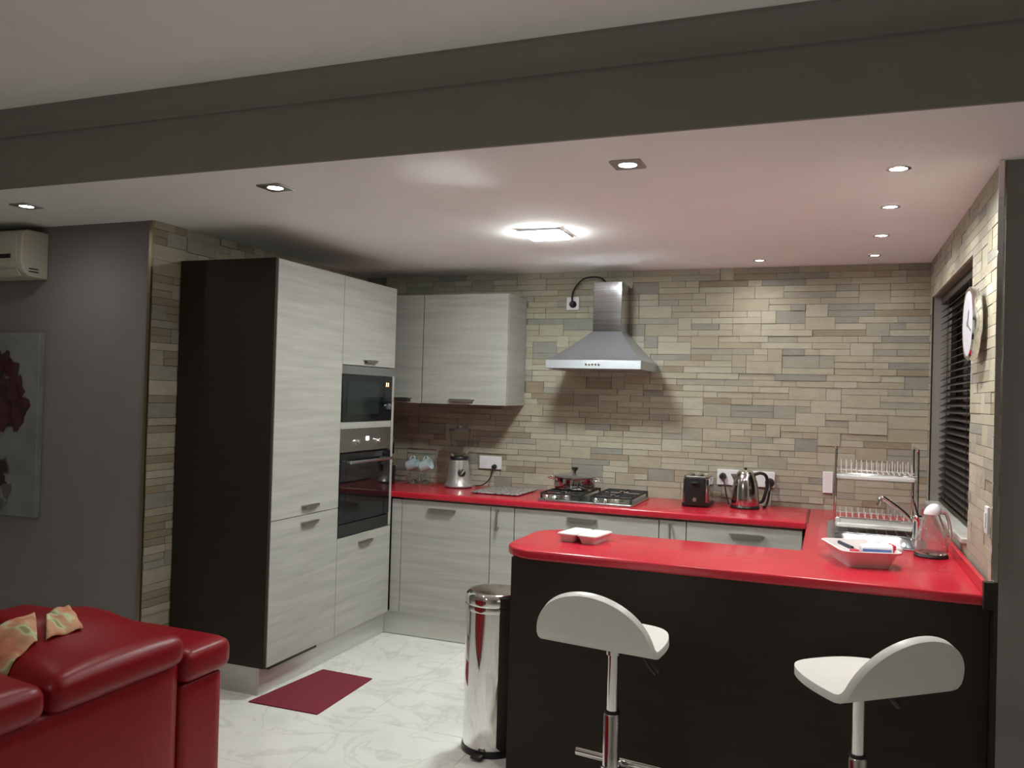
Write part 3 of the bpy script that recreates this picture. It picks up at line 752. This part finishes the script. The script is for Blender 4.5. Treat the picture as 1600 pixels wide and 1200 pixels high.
# ------------------------------------------------------------------ mug stand, mugs, glasses, utensils
t = thing('mug_rack', 'clear wire mug rack beside the blender', 'rack', (.565, -.16, ZW))
bm = new()
for x in (.455, .675):
    tube(bm, [(x, -.16, ZW+.006), (x, -.16, ZW+.235)], .0032, 8)
    tube(bm, [(x, -.24, ZW+.004), (x, -.08, ZW+.004)], .0035, 8)
obj('post', bm, CHROME, t)
bm = tube(tube(new(), [(.455, -.16, ZW+.235), (.675, -.16, ZW+.235)], .0032, 8), [(.455, -.16, ZW+.205), (.675, -.16, ZW+.205)], .0025, 8)
obj('rail', bm, CHROME, t)
for x in (.515, .615):
    obj('hook', tube(new(), smooth([(x, -.162, ZW+.205), (x, -.185, ZW+.198), (x, -.195, ZW+.182), (x, -.182, ZW+.172), (x, -.170, ZW+.182)], 4), .0022, 6), CHROME, t)
for x, lab in [(.515, 'pale blue mug hanging on the mug rack, the left one'), (.615, 'pale blue mug hanging on the mug rack, the right one')]:
    m = thing('mug', lab, 'mug', (x, -.190, ZW+.140), group='mugs on the rack')
    bm = lathe(new(), [(0, -.040), (.030, -.040), (.036, -.034), (.040, .04), (.037, .04), (.033, -.032), (0, -.035)], (0, 0, 0), 24)
    rot = Matrix.Rotation(R(68), 3, 'Y')
    for v in bm.verts: v.co = rot @ v.co+Vector((x-.005, -.190, ZW+.128))
    bd = obj('body', bm, BLUEGL, m)
    obj('handle', tube(new(), smooth([(x-.024, -.190, ZW+.160), (x-.014, -.190, ZW+.183), (x+.008, -.190, ZW+.186), (x+.016, -.190, ZW+.157)], 4), .0042, 8), BLUEGL, m)
for x, lab in [(.525, 'clear glass tumbler under the mug rack, the left one'), (.612, 'clear glass tumbler under the mug rack, the right one')]:
    tag(obj('glass_tumbler', lathe(new(), [(0, .0006), (.026, .0006), (.029, .004), (.034, .075), (.032, .075), (.027, .010), (0, .009)], (x, -.19, ZW), 24), GLASS), lab, 'glass', 'tumblers under the mug rack')
t = thing('utensil_pot', 'dark pot holding kitchen utensils next to the oven column', 'utensil holder', (.385, -.30, ZW))
obj('body', lathe(new(), [(0, .0005), (.045, .0005), (.048, .006), (.050, .13), (.047, .13), (.045, .010), (0, .010)], (.385, -.30, ZW), 28), BLACK, t)
obj('rim', lathe(new(), [(.0475, .1302), (.052, .1302), (.052, .136), (.0475, .136)], (.385, -.30, ZW), 28), CHROME, t)
def utensil(name, lab, cat, base, top, headkind):
    b, tp = Vector(base), Vector(top); d = (tp-b).normalized()
    t = thing(name, lab, cat, base, group='utensils in the pot')
    obj('handle', tube(new(), [b, b+(tp-b)*.5, tp], [.004, .0045, .005], 8), CHROME, t)
    if headkind == 'ladle':
        bm = lathe(new(), [(0, -.022), (.018, -.018), (.030, 0), (.028, 0), (.016, -.016), (0, -.019)], (0, 0, 0), 20)
        for v in bm.verts: v.co += tp+Vector((.026, 0, .012))
        obj('bowl', bm, CHROME, t)
    elif headkind == 'slice':
        bm = bx(-.026, .026, -.002, .002, 0, .075)
        for v in bm.verts: v.co += tp
        obj('blade', bm, BLACK, t, bevel=.001)
    else:
        bm = lathe(new(), [(0, 0), (.010, .006), (.021, .028), (.020, .05), (.010, .062), (0, .064)], tuple(tp), 18, 1, .25)
        obj('spoon_bowl', bm, CHROME, t)
utensil('ladle', 'steel ladle standing in the utensil pot', 'ladle', (.375, -.315, ZW+.012), (.395, -.345, ZW+.30), 'ladle')
utensil('spatula', 'black-bladed spatula standing in the utensil pot', 'spatula', (.39, -.295, ZW+.012), (.413, -.320, ZW+.205), 'slice')
utensil('serving_spoon', 'steel serving spoon standing in the utensil pot', 'spoon', (.38, -.29, ZW+.012), (.365, -.27, ZW+.245), 'spoon')
# worktop saver
bdm = mat('speckled_glass_board', (0.42, 0.40, 0.38), 0.25, noise=((0.10, 0.09, 0.09), (60, 60, 60), .42, .62))
t = thing('chopping_board', 'grey speckled glass chopping board left of the hob', 'board', (1.225, -.29, ZW))
obj('board', curve_solid(rrect(1.07, 1.385, -.475, -.10, .02), [], ZW+.006, ZW+.012, .001), bdm, t)
for x in (1.10, 1.355):
    for y in (-.445, -.13):
        obj('foot', lathe(new(), [(0, .0003), (.009, .0003), (.008, .0058), (0, .0058)], (x, y, ZW), 14), RUBBER, t)

# ------------------------------------------------------------------ sink, tap, dish rack
t = thing('sink', 'stainless steel inset sink with drainer below the window', 'sink', ((SX0+SX1)/2, (SY0+SY1)/2, ZW))
obj('rim', curve_solid(rrect(SX0, SX1, SY0, SY1, .035), [rrect(SX0+.035, SX1-.055, -1.275, -.93, .05)], ZW+.0005, ZW+.006, .002), STEEL, t)
bm = new(); rr = []
for z, ins in [(0, 0), (-.06, .003), (-.14, .010), (-.155, .022), (-.16, .045)]:
    rr.append([bm.verts.new((p[0], p[1], ZW+z)) for p in rrect(SX0+.035+ins, SX1-.055-ins, -1.275+ins, -.93-ins, .05)])
for a, b in zip(rr, rr[1:]):
    n = len(a)
    for k in range(n): bm.faces.new((a[k], a[(k+1) % n], b[(k+1) % n], b[k]))
bm.faces.new(rr[-1])
bs = obj('basin', bm, STEEL, t, solid=.0015)
obj('drain', lathe(new(), [(0, -.1565), (.035, -.1565), (.035, -.154), (.02, -.155), (0, -.1555)], (3.33, -1.1, ZW), 24), CHROME, bs)
for k in range(8):
    x = SX0+.05+k*.044
    obj('drainer_rib', tube(new(), [(x, -.90, ZW+.0065), (x, -.53, ZW+.0065)], .0035, 6), STEEL, t)
t = thing('kitchen_tap', 'chrome mixer tap on the window side of the sink', 'tap', (3.535, -1.02, ZW+.006))
obj('base', lathe(new(), [(0, .0065), (.026, .0065), (.026, .012), (.021, .018), (.020, .085), (.022, .092), (.022, .115), (.014, .122), (0, .123)], (3.535, -1.02, ZW), 24), CHROME, t)
obj('spout', tube(new(), smooth([(3.520, -1.02, ZW+.085), (3.47, -1.02, ZW+.135), (3.40, -1.025, ZW+.185), (3.385, -1.026, ZW+.190), (3.376, -1.027, ZW+.178), (3.374, -1.027, ZW+.155)], 4), [.012]*26 if False else .0105, 10), CHROME, t)
obj('lever', tube(new(), [(3.535, -1.02, ZW+.122), (3.530, -1.015, ZW+.140), (3.512, -.985, ZW+.205)], [.007, .007, .0045], 8), CHROME, t)

RX0, RX1, RY0, RY1 = 3.185, 3.545, -.885, -.640
t = thing('dish_rack', 'two-tier chrome dish rack on the sink drainer', 'dish rack', ((RX0+RX1)/2, (RY0+RY1)/2, ZW))
zb = ZW+.0105
for x in (RX0, RX1):
    for y in (RY0, RY1):
        obj('post', tube(new(), [(x, y, zb), (x, y, ZW+.395)], .0065, 10), CHROME, t)
    obj('end_bow', tube(new(), smooth([(x, RY0, ZW+.395), (x, RY0+.02, ZW+.412), (x, RY1-.02, ZW+.412), (x, RY1, ZW+.395)], 4), .0065, 8), CHROME, t)
def tier(z, cnt, hgt, x0=RX0, x1=RX1):
    bm = new()
    for y in (RY0, RY1): tube(bm, [(x0, y, z), (x1, y, z)], .0035, 8)
    for x in (x0, x1): tube(bm, [(x, RY0, z), (x, RY1, z)], .0035, 8)
    fr = obj('tier_frame', bm, CHROME, t)
    for k in range(cnt):
        x = x0+.025+(x1-x0-.05)*k/(cnt-1)
        p = [(x, RY0+.03, z+hgt), (x, RY0+.032, z), (x, RY1-.032, z), (x, RY1-.03, z+hgt)]
        obj('plate_wire', tube(new(), p, .0024, 6), WIREM, fr)
tier(ZW+.285, 14, .055); tier(ZW+.070, 12, .030)
obj('drip_tray', curve_solid(rrect(RX0+.006, RX1-.006, RY0+.005, RY1-.005, .015), [], ZW+.258, ZW+.272, .003), mat('clear_white_tray', (.68, .70, .68), .2), t)
obj('drip_tray', curve_solid(rrect(RX0+.006, RX1-.006, RY0-.02, RY1-.005, .015), [], ZW+.028, ZW+.046, .003), MATS['clear_white_tray'], t)

# ------------------------------------------------------------------ pitcher
QC = (3.555, -1.405)
t = thing('glass_pitcher', 'clear conical pitcher with white top and black base beside the sink', 'pitcher', (*QC, ZW))
obj('base', lathe(new(), [(0, .0005), (.064, .0005), (.066, .006), (.062, .014), (0, .014)], (*QC, ZW), 32), BLACK, t)
obj('body', lathe(new(), [(0, .0145), (.058, .0145), (.063, .022), (.062, .05), (.052, .10), (.038, .15), (.030, .175), (.027, .175), (.035, .148), (.049, .098), (.059, .05), (.058, .024), (0, .020)], (*QC, ZW), 36), CLEARPL, t)
bm = lathe(new(), [(0, .1755), (.031, .1755), (.032, .188), (.026, .205), (.014, .217), (0, .220)], (*QC, ZW), 28)
for v in bm.verts: v.co.x += (v.co.z-ZW-.1755)*.25
obj('lid', bm, WHITEP, t)
obj('handle', tube(new(), smooth([(QC[0]+.028, QC[1], ZW+.182), (QC[0]+.052, QC[1]+.002, ZW+.180), (QC[0]+.066, QC[1]+.003, ZW+.14), (QC[0]+.072, QC[1]+.003, ZW+.09), (QC[0]+.060, QC[1]+.002, ZW+.055)], 5), .006, 8), CLEARPL, t)

# ------------------------------------------------------------------ foil tray with its contents
def tapered(c, ang, L, Wd, z0, z1, taper, rim, r=.02, bot=True, th=.0015):
    """open tray shell: returns bmesh"""
    bm = new(); rings = []
    def ring(l, w, z, rad):
        return [bm.verts.new((c[0]+math.cos(ang)*p[0]-math.sin(ang)*p[1], c[1]+math.sin(ang)*p[0]+math.cos(ang)*p[1], z)) for p in rrect(-l/2, l/2, -w/2, w/2, rad, 4)]
    rings += [ring(L-2*taper, Wd-2*taper, z0, r), ring(L, Wd, z1, r), ring(L+2*rim, Wd+2*rim, z1, r+rim), ring(L+2*rim, Wd+2*rim, z1-.004, r+rim)]
    ins = [ring(L+2*rim-.004, Wd+2*rim-.004, z1-.004, r+rim), ring(L+2*rim-.004, Wd+2*rim-.004, z1-.0015, r+rim), ]
    for a, b in zip(rings, rings[1:]):
        n = len(a)
        for k in range(n): bm.faces.new((a[k], a[(k+1) % n], b[(k+1) % n], b[k]))
    bm.faces.new(rings[0])
    for rg in ins:
        bmesh.ops.delete(bm, geom=rg, context='VERTS')
    return bm
TC, TA = (3.275, -1.690), math.atan2(-.955, .28)
t = thing('roasting_tray', 'pale pinkish foil tray full of kitchen odds on the red peninsula', 'tray', (*TC, ZW))
obj('shell', tapered(TC, TA, .295, .205, ZW+.0012, ZW+.066, .028, .010, .028), FOIL, t, solid=.0016)
def loc_t(a, b): return (TC[0]+math.cos(TA)*a-math.sin(TA)*b, TC[1]+math.sin(TA)*a+math.cos(TA)*b)
bm = pillow(new(), -.075, .075, -.032, .032, -.016, .016, .012, (0, 0, .006), 6)
rot = Matrix.Rotation(R(12), 3, 'Z')
pc = loc_t(.02, .055)
for v in bm.verts: v.co = rot @ v.co+Vector((pc[0]+.015, pc[1]-.03, ZW+.063))
t = thing('white_packet', 'crumpled white packet with blue and red print in the foil tray', 'packet', (pc[0], pc[1], ZW+.045))
obj('wrap', bm, WHITEP, t)
bm = bx(-.074, .030, -.0335, -.0315, -.008, .004)
for v in bm.verts: v.co = rot @ v.co+Vector((pc[0]+.015, pc[1]-.03, ZW+.063))
obj('blue_print_band', bm, BLUEPK, t, label='dark blue printed band')
bm = bx(.036, .046, -.0335, .0335, -.0168, .020)
for v in bm.verts: v.co = rot @ v.co+Vector((pc[0]+.015, pc[1]-.03, ZW+.063))
obj('red_print_band', bm, REDPK, t, label='red printed band')
pc = loc_t(.045, -.035)
tag(obj('bottle_cap', lathe(new(), [(0, 0), (.017, 0), (.018, .004), (.0175, .018), (.015, .021), (0, .021)], (pc[0], pc[1], ZW+.036), 20), REDPK), 'bright red bottle cap lying in the foil tray', 'cap')
p0, p1 = loc_t(-.115, -.045), loc_t(.095, .0)
t = thing('kitchen_knife', 'knife with dark handle lying across the foil tray', 'knife', (*p0, ZW+.05))
d0 = Vector((p1[0]-p0[0], p1[1]-p0[1], 0)).normalized()
obj('handle', tube(new(), [Vector((*p0, ZW+.058)), Vector((*p0, ZW+.052))+d0*.10], [.008, .0085], 8), mat('navy_handle', (.03, .04, .06), .4), t)
bm = prism(new(), [(0, -.010), (.10, -.006), (.115, .004), (0, .010)], 'z', -.0008, .0008)
aa = math.atan2(d0.y, d0.x)
for v in bm.verts: v.co = Matrix.Rotation(aa, 3, 'Z') @ v.co+Vector((*p0, ZW+.0515))+d0*.098
obj('blade', bm, STEEL, t)
# two-compartment container
t = thing('food_container', 'white two-compartment foil food container on the left end of the peninsula', 'container', (2.178, -1.765, ZW))
ca = R(-9)
cells = []
for k, dx in enumerate((-.047, .047)):
    c = (2.178+math.cos(ca)*dx, -1.765+math.sin(ca)*dx)
    obj('compartment', tapered(c, ca, .082, .182, ZW+.0012, ZW+.034, .012, .004, .014), FOIL, t, solid=.0015)
    bm = prism(new(), [(c[0]+math.cos(ca)*p[0]-math.sin(ca)*p[1], c[1]+math.sin(ca)*p[0]+math.cos(ca)*p[1]) for p in rrect(-.043, .043, -.093, .093, .014, 4)], 'z', ZW+.0352, ZW+.0368)
    obj('lid_film', bm, mat('milky_film', (.72, .70, .67), .3), t)

# ------------------------------------------------------------------ pedal bin
NC = (1.815, -1.885); NR = .122
t = thing('pedal_bin', 'tall chrome pedal bin at the left end of the peninsula', 'bin', (*NC, 0))
obj('base_ring', lathe(new(), [(0, .0005), (NR+.004, .0005), (NR+.006, .010), (NR+.003, .028), (0, .028)], (*NC, 0), 40), BLACK, t)
obj('body', lathe(new(), [(0, .0285), (NR, .0285), (NR, .600), (0, .600)], (*NC, 0), 48), CHROME, t)
obj('collar', lathe(new(), [(NR-.01, .6005), (NR+.004, .6005), (NR+.006, .612), (NR+.004, .624), (NR-.01, .624)], (*NC, 0), 48), CHROME, t)
obj('lid', lathe(new(), [(NR-.012, .6245), (NR+.002, .6245), (NR+.004, .632), (NR+.003, .660), (NR-.002, .671), (NR-.010, .677), (NR-.020, .679), (NR-.0225, .6786), (NR-.0245, .6775), (NR-.027, .6770), (NR-.029, .6770), (.05, .6770), (0, .6770)], (*NC, 0), 96), CHROME, t)
obj('pedal', bx(NC[0]-.025, NC[0]+.025, NC[1]-NR-.045, NC[1]-NR-.002, .010, .020), BLACK, t, bevel=.003)
obj('hinge', bx(NC[0]-.03, NC[0]+.03, NC[1]+NR+.004, NC[1]+NR+.016, .58, .65), BLACK, t, bevel=.003)

# ------------------------------------------------------------------ floor mat
bm = prism(new(), [(.555, -1.905), (.945, -1.900), (.925, -1.365), (.610, -1.352)], 'z', .0005, .0065)
tag(obj('door_mat', bm, MATRED, bevel=.002), 'small maroon mat on the pale floor by the pantry', 'mat')

# ------------------------------------------------------------------ bar stools
def stool(x, y, phi, seatz, lab):
    t = thing('bar_stool', lab, 'bar stool', (x, y, 0), phi, 'white bar stools at the peninsula')
    # shell: local +y is the sitter's front ; fold at y=-.165
    A = .202; SD = .355; BH = .205; F = -.165; RF = .060
    bm = new(); rows = []
    lean = R(66)      # how far the back rises from flat
    flat = SD-RF*math.tan(lean/2)
    arcl = RF*lean
    NS, NT = 40, 18
    tot = flat+arcl+BH-RF*math.tan(lean/2)
    for i in range(NS+1):
        q = .5-.5*math.cos(math.pi*i/NS); q = .0006+.9988*q
        s = q*tot
        if s < flat: yy, zz = F+SD-s, 0.0; 
        elif s < flat+arcl:
            a = (s-flat)/RF; yy = F+SD-flat-RF*math.sin(a); zz = RF*(1-math.cos(a))
        else:
            a = lean; e = s-flat-arcl; yy = F+SD-flat-RF*math.sin(a)-e*math.cos(a); zz = RF*(1-math.cos(a))+e*math.sin(a)
        u = s-(flat+arcl*.5)
        if u < 0: w = A*max(0, 1-(abs(u)/(flat+arcl*.5))**2.5)**(1/2.5)
        else: w = A*max(0, 1-(u/(tot-flat-arcl*.5))**2.15)**(1/2.0)
        zz += .010*max(0, (yy-(F+SD-.12))/.12)**2*-1.0
        row = []
        for j in range(NT+1):
            tt = math.sin(math.pi/2*(-1+2*j/NT)); dish = -.010*(1-tt*tt)*max(0, min(1, 1-abs(u+.16)/.16))
            row.append(bm.verts.new((w*tt, yy, zz+dish)))
        rows.append(row)
    for a, b in zip(rows, rows[1:]):
        for j in range(NT): bm.faces.new((a[j], a[j+1], b[j+1], b[j]))
    for v in bm.verts: v.co.z += seatz
    o = obj('seat_shell', bm, WHITEL, t, local=True, solid=.024)
    o.modifiers['solid'].offset = 0
    q = o.modifiers.new('bevel', 'BEVEL'); q.width = .010; q.segments = 3; q.limit_method = 'ANGLE'; q.angle_limit = R(50)
    zs = seatz-.018
    obj('mount_plate', lathe(new(), [(0, zs-.030), (.03, zs-.030), (.075, zs-.006), (.075, zs), (0, zs)], n=24), BLACK, t, local=True)
    obj('gas_lift', lathe(new(), [(0, .40), (.0195, .40), (.0195, zs-.045), (.026, zs-.045), (.026, zs-.0305), (0, zs-.0305)], n=24), CHROME, t, local=True)
    obj('pole', lathe(new(), [(0, .035), (.029, .035), (.029, .445), (.026, .450), (.0205, .451), (0, .451)], n=28), CHROME, t, local=True)
    obj('pole_cap', lathe(new(), [(.0205, .4515), (.027, .4515), (.026, .458), (.0205, .459)], n=24), BLACK, t, local=True)
    obj('base', lathe(new(), [(0, .0005), (.195, .0005), (.197, .006), (.19, .010), (.10, .018), (.05, .028), (.032, .045), (0, .045)], n=44), CHROME, t, local=True)
    fr = obj('footrest', tube(new(), [(-.165, .085, .255), (.165, .085, .255)], .0150, 14), CHROME, t, local=True)
    obj('footrest_clamp', tube(tube(new(), [(0, .025, .255), (0, .085, .255)], .011, 10), [(0, 0, .238), (0, 0, .272)], .034, 20), CHROME, t, local=True)
    obj('height_lever', tube(new(), smooth([(.03, 0, zs-.022), (.09, .0, zs-.024), (.125, .0, zs-.055), (.155, 0, zs-.085)], 4), [.006]*8+[.010]*5, 8), BLACK, t, local=True)
stool(2.484, -2.455, R(-8), .712, 'white moulded bar stool seen from behind, left of the two')
stool(3.256, -2.480, R(40), .690, 'white moulded bar stool turned sideways next to the grey pillar')

# ------------------------------------------------------------------ sofa
SXB = 1.20
t = thing('leather_sofa', 'red leather sofa seen from behind at the left', 'sofa', (.75, -3.85, 0))
obj('back_panel', pillow(new(), SXB-.16, SXB, -4.72, -3.085,   .05, .628, .022, (0.006, 0, 0), 10), LEATHER, t)
obj('seat_base', pillow(new(), .22, SXB-.165, -4.70, -3.095, .06, .34, .03, n=8), LEATHER, t)
hump = lambda q, p: .085*math.exp(-((q.x-.93)/.17)**2)*max(0, 1-(abs(p[1])**3))*(1 if p[2] > -.2 else .2)
for y0, y1 in ((-3.588, -3.082), (-4.100, -3.596), (-4.72, -4.108)):
    obj('back_cushion', pillow(new(), .78, SXB+.030, y0, y1, .615, .718, .042, (0.0, .0, .012), 18, hump), LEATHER, t)
for y0, y1 in ((-3.62, -3.10), (-4.15, -3.63), (-4.70, -4.16)):
    obj('seat_cushion', pillow(new(), .20, .80, y0, y1, .335, .475, .04, (.01, .0, .02), 10), LEATHER, t)
for y0, y1 in ((-3.075, -2.868), (-4.93, -4.73)):
    obj('armrest', pillow(new(), .24, SXB-.005, y0, y1, .05, .545, .025, (.0, .006, 0), 10), LEATHER, t)
    obj('arm_pad', pillow(new(), .20, SXB+.020, y0-.006, y1+.022, .540, .655, .042, (.0, .0, .012), 14), LEATHER, t)
for x in (.30, 1.10):
    for y in (-2.95, -4.85):
        obj('foot', lathe(new(), [(0, .0005), (.022, .0005), (.028, .052), (0, .052)], (x, y, 0), 16), BLACK, t)
# printed cloth on the cushion
from mathutils.bvhtree import BVHTree
def drape(name, lab, polyg, m, parent_cush):
    dg = bpy.context.evaluated_depsgraph_get()
    vs_, fs_ = [], []
    for o in parent_cush:
        mw = Matrix.Translation(root_of(o).location)
        base = len(vs_); vs_ += [mw @ v.co for v in o.data.vertices]; fs_ += [[base+i for i in p.vertices] for p in o.data.polygons]
    tree = BVHTree.FromPolygons(vs_, fs_)
    bm = new(); n = 16; g = []
    a, b, c, d = [Vector((*p, 0)) for p in polyg]
    for i in range(n+1):
        row = []
        for j in range(n+1):
            u, v = i/n, j/n; p = (a*(1-u)+b*u)*(1-v)+(d*(1-u)+c*u)*v
            h = tree.ray_cast(Vector((p.x, p.y, 2)), Vector((0, 0, -1)))[0]
            z = h.z if h else .5
            row.append(bm.verts.new((p.x, p.y, z+.006+.004*math.sin(9*u+4*v)+.003*math.sin(17*v))))
        g.append(row)
    for i in range(n):
        for j in range(n): bm.faces.new((g[i][j], g[i+1][j], g[i+1][j+1], g[i][j+1]))
    return tag(obj(name, bm, m, solid=.003), lab, 'cloth', 'printed cloths on the sofa back')
cush = [o for o in t.children if o.name.startswith('back_cushion')]
drape('printed_cloth', 'orange and green leaf-print cloth on the sofa back, nearer the painting', [(1.045, -3.585), (1.04, -3.486), (.83, -3.325), (.87, -3.565)], CLOTH, cush)
drape('printed_cloth', 'orange leaf-print cloth corner on the sofa back, nearer the armrest', [(1.052, -3.467), (1.066, -3.351), (.90, -3.267), (.936, -3.37)], CLOTH, cush)

# ------------------------------------------------------------------ air conditioner
t = thing('air_conditioner', 'aged white split air conditioner high on the grey wall', 'air conditioner', (-1.06, -2.14, 2.055))
prof = [(-2.041, 2.300), (-2.165, 2.300), (-2.190, 2.287), (-2.198, 2.255), (-2.198, 2.135), (-2.188, 2.095), (-2.160, 2.066), (-2.12, 2.058), (-2.041, 2.058)]
obj('casing', prism(new(), prof, 'x', -1.43, -.700), CREAMP, t, bevel=.006, seg=3)
obj('front_panel', prism(new(), [(-2.1985, 2.275), (-2.204, 2.268), (-2.204, 2.142), (-2.1985, 2.134)], 'x', -1.40, -.730), CREAMP, t, bevel=.002)
obj('louvre', prism(new(), [(-2.168, 2.068), (-2.193, 2.095), (-2.198, 2.093), (-2.172, 2.062)], 'x', -1.39, -.735), CREAMP, t)
obj('display_slot', bx(-1.30, -.770, -2.2065, -2.2042, 2.150, 2.172), BLACK, t, label='dark display slot')
for z in (2.085, 2.100):
    obj('side_vent', bx(-.7005, -.6975, -2.155, -2.10, z, z+.005), BLACK, t)
# ------------------------------------------------------------------ canvas painting
t = thing('canvas_painting', 'grey canvas painting of dark red flowers on the left wall', 'painting', (-1.10, -2.058, .812))
obj('canvas', bx(-1.52, -.700, -2.075, -2.041, .812, 1.778), CANVAS, t, bevel=.003)
rng = random.Random(4)
def blossom(cx, cz, rad, n, mats, nm):
    fl_ = None
    for k in range(n):
        a = rng.random()*2*math.pi; rr_ = rad*math.sqrt(rng.random()); x, z = cx+rr_*math.cos(a)*.8, cz+rr_*math.sin(a)
        s = rng.uniform(.020, .042); b = rng.random()*6.28
        pts = []
        for q in range(9):
            th = 2*math.pi*q/9; rad2 = s*(1+.25*math.sin(3*th+b)); pts.append((min(-.703, x+rad2*math.cos(th)), z+rad2*math.sin(th)*1.2))
        y = -2.0752-.0001*k
        obj(nm, prism(new(), pts, 'y', y-.0008, y), rng.choice(mats), t, smooth=False)
blossom(-.98, 1.46, .20, 60, PETAL[:3], 'petal')
blossom(-.87, 1.40, .11, 26, PETAL[:3], 'petal')
blossom(-1.0, .98, .13, 34, PETAL[3:5]+[PETAL[1]], 'petal')

# ------------------------------------------------------------------ wall clock
t = thing('wall_clock', 'round chrome-cased wall clock on the right stone wall', 'clock', (WX-.013, -1.80, 1.830))
CK = (WX-.0195, -1.80, 1.830)
obj('case', lathe_x([(0, 0), (.132, 0), (.136, .004), (.136, .026), (.128, .032), (.120, .029), (0, .029)], CK, 48, -1), CHROME, t)
fc = obj('dial', lathe_x([(0, .0292), (.119, .0292), (.119, .0302), (0, .0302)], CK, 48, -1), mat('clock_dial', (.60, .60, .68), .2), t)
for a, L, wd in ((R(35), .055, .005), (R(110), .085, .0035)):
    bm = bx(-.0322, -.0312, -wd, wd, -.012, L)
    for v in bm.verts: v.co = Matrix.Rotation(a, 3, 'X') @ v.co+Vector(CK)
    obj('hand', bm, SATIN, fc)
